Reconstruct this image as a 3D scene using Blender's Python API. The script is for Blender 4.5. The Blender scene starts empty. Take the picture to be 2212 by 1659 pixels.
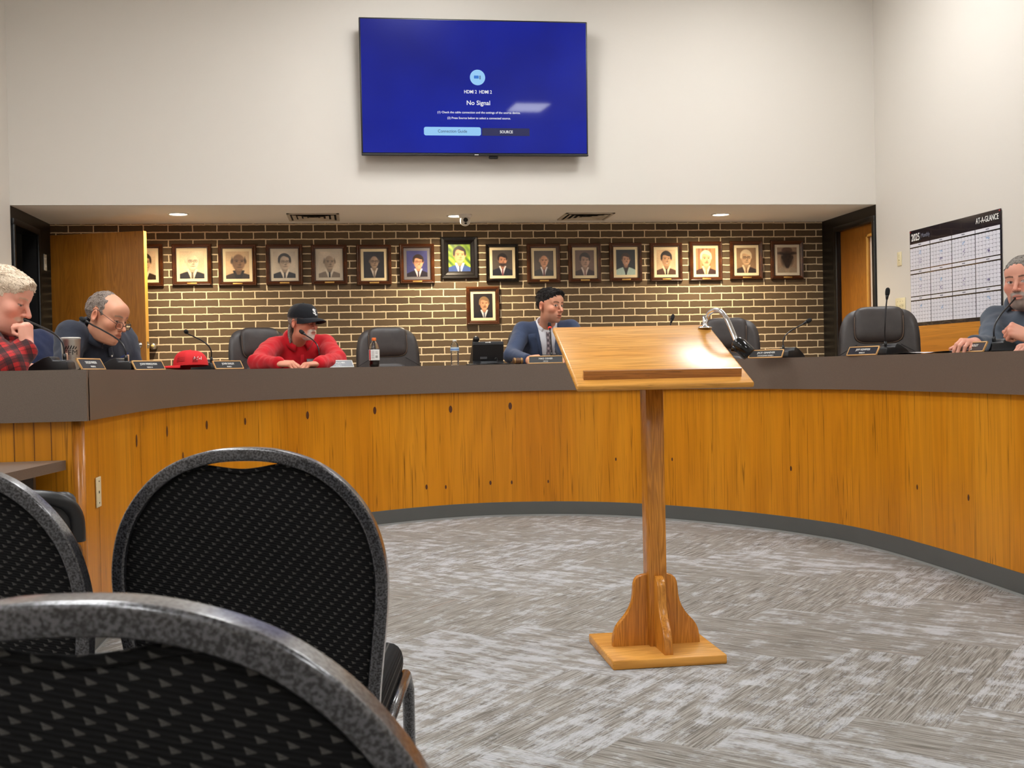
import bpy, bmesh, math, random
import numpy as np
from mathutils import Vector, Matrix, noise as mnoise
random.seed(7); rng = np.random.default_rng(7)
SC = bpy.context.scene
COL = SC.collection
R = math.radians

# ------------------------------------------------------------------ camera
CAM_H = 1.04                                   # seated photographer, lens 3 cm under the desk top
FPX = 2400.0                                   # focal length in pixels of the 2212 px wide frame
YAW, PITCH, ROLL = R(7.84), R(0.803), R(1.220)
_f0 = Vector((math.sin(YAW), math.cos(YAW), 0)); _r0 = Vector((math.cos(YAW), -math.sin(YAW), 0)); _z = Vector((0, 0, 1))
FWD = _f0*math.cos(PITCH) - _z*math.sin(PITCH); _u0 = _z*math.cos(PITCH) + _f0*math.sin(PITCH)
RIGHT = _r0*math.cos(ROLL) - _u0*math.sin(ROLL); UP = _r0*math.sin(ROLL) + _u0*math.cos(ROLL)
CAM = Vector((0, 0, CAM_H))
cd = bpy.data.cameras.new('camera'); cam = bpy.data.objects.new('camera', cd); COL.objects.link(cam)
cam.matrix_world = Matrix(((RIGHT.x, UP.x, -FWD.x, CAM.x), (RIGHT.y, UP.y, -FWD.y, CAM.y), (RIGHT.z, UP.z, -FWD.z, CAM.z), (0, 0, 0, 1)))
cd.sensor_fit = 'HORIZONTAL'; cd.sensor_width = 36; cd.lens = FPX/2212*36; cd.clip_start = 0.02
cd.dof.use_dof = True; cd.dof.focus_distance = 5.5; cd.dof.aperture_fstop = 22
SC.camera = cam
def at(px, py, dep):                            # a point of the room: photo pixel and real distance along the lens axis
    return CAM + (FWD + RIGHT*((px-1106)/FPX) - UP*((py-829.5)/FPX))*dep
def on_y(px, py, Y):
    d = at(px, py, 1) - CAM; return CAM + d*(Y/d.y)
def on_z(px, py, z):
    d = at(px, py, 1) - CAM; return CAM + d*((z-CAM_H)/d.z)

# ------------------------------------------------------------------ world, view
w = bpy.data.worlds.new('world'); SC.world = w; w.use_nodes = True
w.node_tree.nodes['Background'].inputs[0].default_value = (0.9, 0.92, 1, 1)
w.node_tree.nodes['Background'].inputs[1].default_value = 0.15
SC.view_settings.view_transform = 'Standard'; SC.view_settings.look = 'None'
SC.view_settings.gamma = 1; SC.view_settings.use_curve_mapping = False
SC.view_settings.exposure = 0.0
TROFFER_POWER = 30                             # radiance of the ceiling panels
DOWN_POWER = 120                                # watts of each recessed downlight
CEIL_Z = 4.45

# ------------------------------------------------------------------ materials
def srgb(r, g=None, b=None):
    if g is None:
        h = r.lstrip('#'); r, g, b = (int(h[i:i+2], 16) for i in (0, 2, 4))
    f = lambda c: (c/255/12.92 if c/255 <= .04045 else ((c/255+.055)/1.055)**2.4)
    return (f(r), f(g), f(b), 1)
class NT:
    def __init__(s, name):
        s.m = bpy.data.materials.new(name); s.m.use_nodes = True; s.t = s.m.node_tree; s.n = s.t.nodes; s.b = s.n['Principled BSDF']
    def new(s, typ, **kw):
        n = s.n.new(typ)
        for k, v in kw.items():
            if k[0] == 'i' and k[1:].isdigit(): n.inputs[int(k[1:])].default_value = v
            elif k.startswith('in_'): n.inputs[k[3:].replace('_', ' ')].default_value = v
            else: setattr(n, k, v)
        return n
    def link(s, a, b): s.t.links.new(a, b)
    def coord(s, kind='Object', scale=(1, 1, 1), rot=(0, 0, 0)):
        tc = s.new('ShaderNodeTexCoord'); mp = s.new('ShaderNodeMapping'); mp.inputs['Scale'].default_value = scale; mp.inputs['Rotation'].default_value = rot
        s.link(tc.outputs[kind], mp.inputs[0]); return mp.outputs[0]
    def noise(s, vec, scale, detail=4, rough=.55, dist=0):
        n = s.new('ShaderNodeTexNoise'); s.link(vec, n.inputs['Vector']); n.inputs['Scale'].default_value = scale; n.inputs['Detail'].default_value = detail
        n.inputs['Roughness'].default_value = rough; n.inputs['Distortion'].default_value = dist; return n.outputs['Fac']
    def ramp(s, fac, stops):
        n = s.new('ShaderNodeValToRGB'); e = n.color_ramp.elements
        while len(e) < len(stops): e.new(.5)
        for el, (p, c) in zip(e, stops): el.position = p; el.color = c if len(c) == 4 else (*c, 1)
        s.link(fac, n.inputs[0]); return n.outputs[0]
    def mix(s, fac, a, b, mode='MIX'):
        n = s.new('ShaderNodeMix', data_type='RGBA', blend_type=mode)
        for i, v in ((0, fac), (6, a), (7, b)):
            if hasattr(v, 'is_output'): s.link(v, n.inputs[i])
            else: n.inputs[i].default_value = v
        return n.outputs[2]
    def math(s, op, a, b=0.0, c=None):
        n = s.new('ShaderNodeMath', operation=op)
        for i, v in enumerate((a, b, c)):
            if v is None: continue
            if hasattr(v, 'is_output'): s.link(v, n.inputs[i])
            else: n.inputs[i].default_value = v
        return n.outputs[0]
    def bump(s, h, strength=.3, dist=.002):
        n = s.new('ShaderNodeBump'); n.inputs['Strength'].default_value = strength; n.inputs['Distance'].default_value = dist
        s.link(h, n.inputs['Height']); s.link(n.outputs[0], s.b.inputs['Normal']); return n
    def base(s, c):
        if hasattr(c, 'is_output'): s.link(c, s.b.inputs['Base Color'])
        else: s.b.inputs['Base Color'].default_value = c
    def set(s, **kw):
        for k, v in kw.items():
            i = s.b.inputs[k.replace('_', ' ')]
            if hasattr(v, 'is_output'): s.link(v, i)
            else: i.default_value = v
        return s
def plain(name, c, rough=.5, metal=0, bump=0, bscale=200, **kw):
    t = NT(name); t.set(Roughness=rough, Metallic=metal, **kw)
    v = t.coord('Object'); n = t.noise(v, bscale, 3)
    t.base(t.mix(t.noise(v, 9, 3), tuple(x*.93 for x in c[:3])+(1,), tuple(min(1, x*1.07) for x in c[:3])+(1,)))
    if bump: t.bump(n, bump, .001)
    return t.m
def glow(name, c, strength):
    t = NT(name); t.base((0, 0, 0, 1)); t.set(Emission_Color=c, Emission_Strength=strength, Roughness=.4); return t.m
def wood(name, lo, mid, hi, axis='Z', scale=1.0, rough=.35, coord='Object', pore=.55, figure=1.0, bands=9, fine=1.0, spec=.5, ring=.35, crack=0, ck=60):
    """oak: growth rings stretched along the grain axis with fine dark pores"""
    t = NT(name); k = {'X': (.07, 1, 1), 'Y': (1, .07, 1), 'Z': (1, 1, .07)}[axis]
    v = t.coord(coord, tuple(scale*c for c in k))
    w1 = t.noise(v, 5, 3, .5, .6*figure)
    rings = t.math('SINE', t.math('MULTIPLY', w1, bands*6.283))
    rings = t.math('MULTIPLY_ADD', rings, .5, .5)
    k2 = {'X': (.02, 1, 1), 'Y': (1, .02, 1), 'Z': (1, 1, .02)}[axis]
    v2 = t.coord(coord, tuple(scale*c for c in k2))
    pores = t.noise(v2, 130*fine, 2, .5)
    broad = t.noise(t.coord(coord, tuple(scale*c for c in k)), 2.2, 2)
    c = t.ramp(broad, [(.3, lo), (.5, mid), (.72, hi)])
    c = t.mix(t.math('MULTIPLY', rings, ring), c, tuple(x*.62 for x in lo[:3])+(1,))
    pm = t.ramp(pores, [(.30, (1, 1, 1, 1)), (.42, (0, 0, 0, 1))])
    c = t.mix(t.math('MULTIPLY', pm, pore), c, tuple(x*.3 for x in lo[:3])+(1,))
    if crack:                                    # long thin dark lines along the grain
        k3 = {'X': (.016, 1, 1), 'Y': (1, .016, 1), 'Z': (1, 1, .016)}[axis]
        v3 = t.coord(coord, tuple(scale*c_ for c_ in k3)); n3 = t.noise(v3, ck, 2, .5)
        ln = t.ramp(t.math('ABSOLUTE', t.math('SUBTRACT', n3, .47)), [(.003, (1, 1, 1, 1)), (.013, (0, 0, 0, 1))])
        gate = t.ramp(t.noise(t.coord(coord, tuple(scale*c_ for c_ in {'X': (.12, 1, 1), 'Y': (1, .12, 1), 'Z': (1, 1, .12)}[axis])), 16, 2), [(.46, (0, 0, 0, 1)), (.56, (1, 1, 1, 1))])
        c = t.mix(t.math('MULTIPLY', t.math('MULTIPLY', ln, gate), crack), c, tuple(x*.34 for x in lo[:3])+(1,))
    t.base(c); t.set(Roughness=rough); t.b.inputs['Specular IOR Level'].default_value = spec
    t.bump(pores, .08, .0006); return t.m
def vcol(name, rough=.5, attr='Col', bump=0, bscale=300, **kw):
    t = NT(name); a = t.new('ShaderNodeVertexColor'); a.layer_name = attr; t.link(a.outputs[0], t.b.inputs['Base Color']); t.set(Roughness=rough, **kw)
    if bump: t.bump(t.noise(t.coord('Object'), bscale, 3), bump, .001)
    return t.m

# ------------------------------------------------------------------ mesh builder
class MB:
    def __init__(s): s.v = []; s.f = []; s.m = []; s.s = []; s.uv = []; s.col = None
    def add(s, vs, fs, m=0, smooth=False, uvs=None):
        o = len(s.v); s.v.extend(Vector(p) for p in vs)
        for i, f in enumerate(fs):
            s.f.append([o+k for k in f]); s.m.append(m); s.s.append(smooth); s.uv.append(uvs[i] if uvs else None)
        return s
    def xf(s, M, start=0):
        for i in range(start, len(s.v)): s.v[i] = M @ s.v[i]
        return s
    def bm(s, b, m=0, smooth=False, M=None):
        if M is not None: b.transform(M)
        b.verts.index_update(); s.add([v.co.copy() for v in b.verts], [[v.index for v in f.verts] for f in b.faces], m, smooth); b.free(); return s
    def box(s, c, size, bevel=0, seg=2, m=0, rot=None, smooth=None):
        b = bmesh.new(); bmesh.ops.create_cube(b, size=1)
        for v in b.verts: v.co = Vector((v.co.x*size[0], v.co.y*size[1], v.co.z*size[2]))
        if bevel: bmesh.ops.bevel(b, geom=b.edges[:], offset=bevel, segments=seg, profile=.5, affect='EDGES', clamp_overlap=True)
        M = Matrix.Translation(Vector(c))
        if rot is not None: M = M @ (rot.to_4x4() if isinstance(rot, Matrix) else Matrix.Rotation(rot, 4, 'Z'))
        return s.bm(b, m, bool(bevel) if smooth is None else smooth, M)
    def cyl(s, a, b_, r, r2=None, seg=24, m=0, bevel=0, smooth=True):
        return s.tube([a, b_], [r, r if r2 is None else r2], seg, m)
    def tube(s, path, rad, seg=12, m=0, caps=True, smooth=True, closed=False, flat=None):
        P = [Vector(p) for p in path]; n = len(P)
        rad = [rad]*n if not hasattr(rad, '__len__') else list(rad)
        T = []
        for i in range(n):
            a = P[(i-1) % n] if (i or closed) else P[0]; b = P[(i+1) % n] if (i < n-1 or closed) else P[-1]
            T.append((b-a).normalized() if (b-a).length > 1e-9 else Vector((0, 0, 1)))
        up = flat.copy() if flat is not None else (Vector((0, 0, 1)) if abs(T[0].z) < .9 else Vector((1, 0, 0)))
        vs = []; fs = []
        for i in range(n):
            x = up - T[i]*up.dot(T[i]); x.normalize(); up = x if flat is None else flat.copy(); y = T[i].cross(x)
            ra, rb = rad[i] if hasattr(rad[i], '__len__') else (rad[i], rad[i])
            for k in range(seg):
                a = 2*math.pi*k/seg; vs.append(P[i] + x*(math.cos(a)*ra) + y*(math.sin(a)*rb))
        for i in range(n if closed else n-1):
            j = (i+1) % n
            for k in range(seg): fs.append([i*seg+k, i*seg+(k+1) % seg, j*seg+(k+1) % seg, j*seg+k])
        if caps and not closed: fs += [list(range(seg))[::-1], [(n-1)*seg+k for k in range(seg)]]
        return s.add(vs, fs, m, smooth)
    def lathe(s, prof, seg=32, m=0, o=(0, 0, 0), caps=True, smooth=True):
        o = Vector(o); vs = []; fs = []; n = len(prof)
        for r, z in prof:
            for k in range(seg): a = 2*math.pi*k/seg; vs.append(o + Vector((r*math.cos(a), r*math.sin(a), z)))
        for i in range(n-1):
            for k in range(seg): fs.append([i*seg+k, i*seg+(k+1) % seg, (i+1)*seg+(k+1) % seg, (i+1)*seg+k])
        if caps: fs += [list(range(seg))[::-1], [(n-1)*seg+k for k in range(seg)]]
        return s.add(vs, fs, m, smooth)
    def prism(s, poly, a, b, m=0, M=None, smooth=False):
        """poly in XY extruded along Z from a to b, then M"""
        n = len(poly); vs = [Vector((x, y, a)) for x, y in poly] + [Vector((x, y, b)) for x, y in poly]
        ar = sum(poly[i][0]*poly[(i+1) % n][1]-poly[(i+1) % n][0]*poly[i][1] for i in range(n))
        fs = [list(range(n))[::-1], list(range(n, 2*n))] + [[i, (i+1) % n, n+(i+1) % n, n+i] for i in range(n)]
        if ar < 0: fs = [f[::-1] for f in fs]
        if M is not None: vs = [M @ v for v in vs]
        return s.add(vs, fs, m, smooth)
    def ball(s, c, r, seg=16, m=0, rot=None):
        b = bmesh.new(); bmesh.ops.create_uvsphere(b, u_segments=seg, v_segments=max(6, seg*3//4), radius=1)
        r = r if hasattr(r, '__len__') else (r, r, r)
        M = Matrix.Translation(Vector(c)) @ (rot.to_4x4() if rot is not None else Matrix()) @ Matrix.Diagonal((*r, 1))
        return s.bm(b, m, True, M)
    def quad(s, p, m=0, uv=None): return s.add(p, [[0, 1, 2, 3]], m, False, [uv] if uv else None)
    def grid(s, P, m=0, smooth=True, uv=None, flip=False):
        """P[i][j] -> points"""
        n, k = len(P), len(P[0]); fs = []; us = []
        for i in range(n-1):
            for j in range(k-1):
                q = [(i, j), (i, j+1), (i+1, j+1), (i+1, j)]
                if flip: q = q[::-1]
                fs.append([a*k+b for a, b in q]); us.append([uv[a][b] for a, b in q] if uv else None)
        return s.add([p for row in P for p in row], fs, m, smooth, us if uv else None)
    def build(s, name, mats, parent=None, loc=None, rotz=None, subdiv=0, auto=None):
        me = bpy.data.meshes.new(name); me.from_pydata([tuple(v) for v in s.v], [], s.f)
        for m in (mats if isinstance(mats, (list, tuple)) else [mats]): me.materials.append(m)
        me.polygons.foreach_set('material_index', s.m); me.polygons.foreach_set('use_smooth', s.s)
        if any(u is not None for u in s.uv):
            L = me.uv_layers.new(name='UVMap'); k = 0; flat = []
            for f, u in zip(s.f, s.uv): flat += [c for p in (u or [(0, 0)]*len(f)) for c in p]
            L.data.foreach_set('uv', flat)
        me.update()
        if auto: me.set_sharp_from_angle(angle=R(auto))
        o = bpy.data.objects.new(name, me); COL.objects.link(o)
        if parent is not None: o.parent = parent
        if loc is not None: o.location = loc
        if rotz is not None: o.rotation_euler.z = rotz
        if subdiv:
            md = o.modifiers.new('subdivision', 'SUBSURF'); md.levels = md.render_levels = subdiv
        return o
def np_mesh(name, V, F, mats, parent=None, col=None, smooth=True):
    me = bpy.data.meshes.new(name); me.from_pydata(np.asarray(V, float).tolist(), [], np.asarray(F).tolist())
    for m in (mats if isinstance(mats, (list, tuple)) else [mats]): me.materials.append(m)
    me.polygons.foreach_set('use_smooth', [smooth]*len(me.polygons))
    if col is not None:
        a = me.attributes.new('Col', 'FLOAT_COLOR', 'POINT'); c = np.ones((len(me.vertices), 4)); c[:, :3] = col; a.data.foreach_set('color', c.ravel())
    me.update(); o = bpy.data.objects.new(name, me); COL.objects.link(o)
    if parent is not None: o.parent = parent
    return o
def thing(name, label, cat, loc=(0, 0, 0), rotz=0, group=None):
    o = bpy.data.objects.new(name, None); COL.objects.link(o); o.location = loc; o.rotation_euler.z = rotz
    o.empty_display_size = .1; o['label'] = label; o['category'] = cat
    if group: o['group'] = group
    return o
def tag(o, label, cat, group=None):
    o['label'] = label; o['category'] = cat
    if group: o['group'] = group
    return o
def struct(o): o['kind'] = 'structure'; return o
def copy_tree(o, parent=None):
    c = o.copy(); COL.objects.link(c)
    if parent is not None: c.parent = parent
    for ch in list(o.children): copy_tree(ch, c)
    return c
_fonts = {}
def letters(text, size, mat, parent, M, name='lettering', extrude=.0004, align='CENTER', squeeze=1.0, shear=0, bold=0.0, label=None):
    cu = bpy.data.curves.new(name, 'FONT'); cu.body = text; cu.size = size; cu.align_x = align; cu.align_y = 'CENTER'; cu.extrude = extrude; cu.shear = shear; cu.resolution_u = 3
    cu.offset = bold*size; cu.space_line = 1.0
    tmp = bpy.data.objects.new(name+'_tmp', cu); COL.objects.link(tmp)
    dg = bpy.context.evaluated_depsgraph_get(); me = bpy.data.meshes.new_from_object(tmp.evaluated_get(dg)); bpy.data.objects.remove(tmp); bpy.data.curves.remove(cu)
    me.transform(M @ Matrix.Diagonal((squeeze, 1, 1, 1))); me.materials.clear(); me.materials.append(mat); me.name = name
    o = bpy.data.objects.new(name, me); COL.objects.link(o)
    if parent is not None: o.parent = parent
    if label: o['label'] = label
    return o
def frame_m(o, x, y, z):
    x, y, z = Vector(x).normalized(), Vector(y).normalized(), Vector(z).normalized(); o = Vector(o)
    return Matrix(((x.x, y.x, z.x, o.x), (x.y, y.y, z.y, o.y), (x.z, y.z, z.z, o.z), (0, 0, 0, 1)))
FACE_ROOM = lambda p: frame_m(p, (1, 0, 0), (0, 0, 1), (0, -1, 0))      # lettering on a plane that looks towards -Y
def spline(P, n=8, closed=False):
    P = [Vector(p) for p in P]; out = []; m = len(P)
    for i in range(m if closed else m-1):
        g = (lambda k: P[k % m]) if closed else (lambda k: P[max(0, min(m-1, k))])
        a, b, c, d = g(i-1), g(i), g(i+1), g(i+2)
        for k in range(n):
            t = k/n; out.append(.5*((2*b)+(c-a)*t+(2*a-5*b+4*c-d)*t*t+(3*b-a-3*c+d)*t**3))
    if not closed: out.append(P[-1])
    return out

# ------------------------------------------------------------------ shared materials
def build_materials():
    M = {}
    def wallpaint(name, c):
        t = NT(name); v = t.coord('Object'); n = t.noise(v, 220, 3)
        t.base(c); t.set(Roughness=.75); t.b.inputs['Specular IOR Level'].default_value = .25; t.bump(n, .12, .001); return t.m
    M['wall'] = wallpaint('wall_paint', srgb(214, 208, 199)); M['soffit'] = wallpaint('soffit_paint', srgb(232, 227, 219))
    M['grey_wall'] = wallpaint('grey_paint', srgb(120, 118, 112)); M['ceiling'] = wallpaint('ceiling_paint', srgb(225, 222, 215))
    # brick
    t = NT('brown_brick'); uv = t.new('ShaderNodeTexCoord').outputs['UV']
    br = t.new('ShaderNodeTexBrick', offset=.5); wob = t.new('ShaderNodeTexNoise'); t.link(uv, wob.inputs['Vector']); wob.inputs['Scale'].default_value = 22; wob.inputs['Detail'].default_value = 3
    va = t.new('ShaderNodeVectorMath', operation='SCALE'); sb = t.new('ShaderNodeVectorMath', operation='SUBTRACT'); sb.inputs[1].default_value = (.5, .5, .5)
    t.link(wob.outputs['Color'], sb.inputs[0]); t.link(sb.outputs[0], va.inputs[0]); va.inputs['Scale'].default_value = .009
    ad = t.new('ShaderNodeVectorMath', operation='ADD'); t.link(uv, ad.inputs[0]); t.link(va.outputs[0], ad.inputs[1]); t.link(ad.outputs[0], br.inputs['Vector'])
    for k, v in (('Scale', 1), ('Mortar Size', .0058), ('Mortar Smooth', .25), ('Bias', 0), ('Brick Width', .2127), ('Row Height', .0667)): br.inputs[k].default_value = v
    br.inputs['Color1'].default_value = srgb(78, 64, 47); br.inputs['Color2'].default_value = srgb(100, 82, 60); br.inputs['Mortar'].default_value = srgb(214, 190, 152)
    gr = t.noise(uv, 160, 4, .7); big = t.noise(uv, 6, 3)
    c = t.mix(t.math('MULTIPLY', t.ramp(gr, [(.45, (0, 0, 0, 1)), (.75, (1, 1, 1, 1))]), .35), br.outputs['Color'], srgb(52, 40, 30))
    c = t.mix(t.math('MULTIPLY', big, .22), c, srgb(108, 84, 54)); c = t.mix(br.outputs['Fac'], c, srgb(222, 202, 168))
    t.base(c); t.set(Roughness=.85); h = t.math('SUBTRACT', t.math('MULTIPLY', gr, .25), br.outputs['Fac']); t.bump(h, .7, .006); M['brick'] = t.m
    # carpet: UV runs along each plank, 'tone' is the plank's own shade
    t = NT('carpet_plank'); tc = t.new('ShaderNodeTexCoord'); uv = tc.outputs['UV']; wp = tc.outputs['Object']
    at_ = t.new('ShaderNodeAttribute'); at_.attribute_name = 'tone'; tone = at_.outputs['Fac']
    def st(sx, sy, sc, d=3, r=.6):
        mp = t.new('ShaderNodeMapping'); mp.inputs['Scale'].default_value = (sx, sy, 1); t.link(uv, mp.inputs[0]); return t.noise(mp.outputs[0], sc, d, r)
    lines = st(6, 165, 1, 2, .5); dash = st(48, 230, 1, 3, .7); patch = st(5.5, 17, 1, 4, .65); patch2 = st(15, 3.4, 1, 3, .6)
    warp = t.noise(uv, 300, 2)
    c = t.ramp(lines, [(.36, srgb(92, 87, 81)), (.50, srgb(134, 129, 122)), (.66, srgb(160, 157, 152))])
    pale = t.math('MULTIPLY_ADD', patch, .62, t.math('MULTIPLY_ADD', patch2, .34, t.math('MULTIPLY', tone, .09)))
    pm = t.ramp(t.math('MULTIPLY_ADD', dash, .34, t.math('MULTIPLY', pale, 1.0)), [(.69, (0, 0, 0, 1)), (.80, (1, 1, 1, 1))])
    c = t.mix(t.math('MULTIPLY', pm, .72), c, srgb(190, 193, 199))
    dk = t.ramp(st(9, 260, 1, 2, .5), [(.62, (0, 0, 0, 1)), (.70, (1, 1, 1, 1))])
    c = t.mix(t.math('MULTIPLY', dk, .6), c, srgb(66, 61, 56))
    rd = t.ramp(st(.9, 70, 1, 1), [(.735, (0, 0, 0, 1)), (.75, (1, 1, 1, 1))]); c = t.mix(t.math('MULTIPLY', rd, .45), c, srgb(132, 96, 74))
    t.base(c); t.set(Roughness=.95); t.b.inputs['Specular IOR Level'].default_value = .15; t.b.inputs['Sheen Weight'].default_value = .15
    t.bump(t.math('MULTIPLY_ADD', warp, .6, dash), .5, .004); M['carpet'] = t.m
    # woods
    M['panel'] = wood('honey_panel', srgb(200, 124, 16), srgb(212, 137, 24), srgb(221, 149, 36), 'Y', 1.0, .36, 'UV', .34, .55, 7, .75, .3, .26, .75, 30)
    M['oak_v'] = wood('oak_upright', srgb(188, 116, 36), srgb(204, 133, 46), srgb(214, 146, 58), 'Z', 4.0, .26, 'Object', .5, .5, 14, .45, .5, .62, .7, 40)
    M['oak_h'] = wood('oak_board', srgb(210, 142, 58), srgb(220, 158, 76), srgb(229, 173, 94), 'X', 2.6, .26, 'Object', .4, 1.3, 9, .5, .24, .42, .7, 34)
    M['oak_d'] = wood('oak_ledge', srgb(164, 102, 40), srgb(178, 116, 50), srgb(190, 130, 60), 'X', 4.0, .3, 'Object', .7, .6, 10, .5, .5, .5, .6, 40)
    M['door'] = wood('door_veneer', srgb(146, 90, 24), srgb(162, 103, 32), srgb(176, 115, 42), 'Z', 1.6, .3, 'Object', .3, 3.2, 14, .6, .5, .5)
    M['door_edge'] = plain('door_edge_wood', srgb(204, 150, 66), .4)
    M['wainscot'] = wood('wainscot_oak', srgb(190, 120, 36), srgb(206, 136, 48), srgb(216, 150, 62), 'Y', 1.6, .35, 'Object', .3, 1.2, 7, .7)
    M['knot'] = plain('wood_knot', srgb(84, 44, 14), .5); M['seam'] = plain('panel_seam', srgb(96, 52, 14), .6)
    # laminate with fine fleck
    t = NT('taupe_laminate'); v = t.coord('Object'); n = t.noise(v, 420, 2, .6); n2 = t.noise(v, 5, 3)
    c = t.ramp(n, [(.35, srgb(98, 85, 75)), (.65, srgb(112, 98, 88))]); t.base(c); t.set(Roughness=.42); M['laminate'] = t.m
    M['baseboard'] = plain('rubber_baseboard', srgb(88, 91, 90), .45)
    M['black_paint'] = plain('black_paint', srgb(17, 16, 16), .35); M['ivory'] = plain('ivory_plastic', srgb(226, 214, 176), .4)
    M['white_plastic'] = plain('white_plastic', srgb(222, 220, 214), .4); M['black_plastic'] = plain('black_plastic', srgb(20, 20, 22), .38)
    M['black_gloss'] = plain('black_gloss', srgb(10, 10, 12), .12); M['foam'] = plain('black_foam', srgb(14, 14, 15), .9, 0, .6, 700)
    M['chrome'] = plain('chrome', (.82, .82, .84, 1), .12, 1); M['steel'] = plain('brushed_steel', (.62, .6, .57, 1), .32, 1)
    M['nickel'] = plain('satin_nickel', (.6, .57, .52, 1), .3, 1); M['brass'] = plain('brass', srgb(190, 150, 84), .38, .7)
    M['dark'] = plain('dark_gap', srgb(10, 9, 9), .8); M['white_ink'] = plain('white_ink', srgb(236, 236, 232), .5); M['black_ink'] = plain('black_ink', srgb(16, 16, 18), .5)
    M['paper'] = plain('white_paper', srgb(236, 236, 234), .7)
    # dark brown leather
    t = NT('brown_leather'); v = t.coord('Object'); n = t.noise(v, 260, 3, .6); n2 = t.noise(v, 14, 3)
    t.base(t.ramp(n2, [(.3, srgb(45, 38, 36)), (.7, srgb(55, 47, 44))])); t.set(Roughness=.42); t.bump(t.math('MULTIPLY_ADD', n2, 3.0, n), .25, .002); M['leather'] = t.m
    M['stitch'] = plain('tan_stitching', srgb(136, 112, 92), .7)
    # hammertone grey frame
    t = NT('hammertone_grey'); v = t.coord('Object'); n = t.noise(v, 330, 2, .5)
    t.base(t.ramp(n, [(.40, srgb(30, 30, 33)), (.60, srgb(88, 88, 93))])); t.set(Metallic=.45, Roughness=.34); t.bump(n, .3, .0008); t.b.inputs['Coat Weight'].default_value = 1.0; t.b.inputs['Coat Roughness'].default_value = .16; M['hammer'] = t.m
    # black woven fabric with small pale wedge flecks and ribs
    t = NT('black_fleck_fabric'); tc = t.new('ShaderNodeTexCoord'); sp = t.new('ShaderNodeSeparateXYZ'); t.link(tc.outputs['Object'], sp.inputs[0]); X, Zc = sp.outputs['X'], sp.outputs['Z']
    u = t.math('DIVIDE', t.math('MULTIPLY_ADD', Zc, .30, X), .0168); vv = t.math('DIVIDE', t.math('MULTIPLY_ADD', X, .22, Zc), .0078)
    row = t.math('FLOOR', vv); u = t.math('MULTIPLY_ADD', row, .5, u)
    fu = t.math('FRACT', u); fv = t.math('FRACT', vv)
    ok = t.math('MULTIPLY', t.math('LESS_THAN', t.math('ABSOLUTE', t.math('SUBTRACT', fv, .5)), t.math('MULTIPLY_ADD', fu, -.75, .30)), t.math('LESS_THAN', fu, .36))
    # ribs every 5.6 mm
    rib = t.math('MULTIPLY_ADD', t.math('SINE', t.math('MULTIPLY', vv, 12.566)), .5, .5)
    c = t.mix(rib, srgb(8, 8, 9), srgb(20, 20, 22)); fn = t.noise(tc.outputs['Object'], 900, 2)
    c = t.mix(t.math('MULTIPLY', ok, t.math('MULTIPLY_ADD', fn, .6, .15)), c, srgb(108, 106, 103)); t.base(c); t.set(Roughness=.85); t.b.inputs['Specular IOR Level'].default_value = .2; t.bump(rib, .35, .0015); M['fleck'] = t.m
    return M
MT = build_materials()

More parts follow.
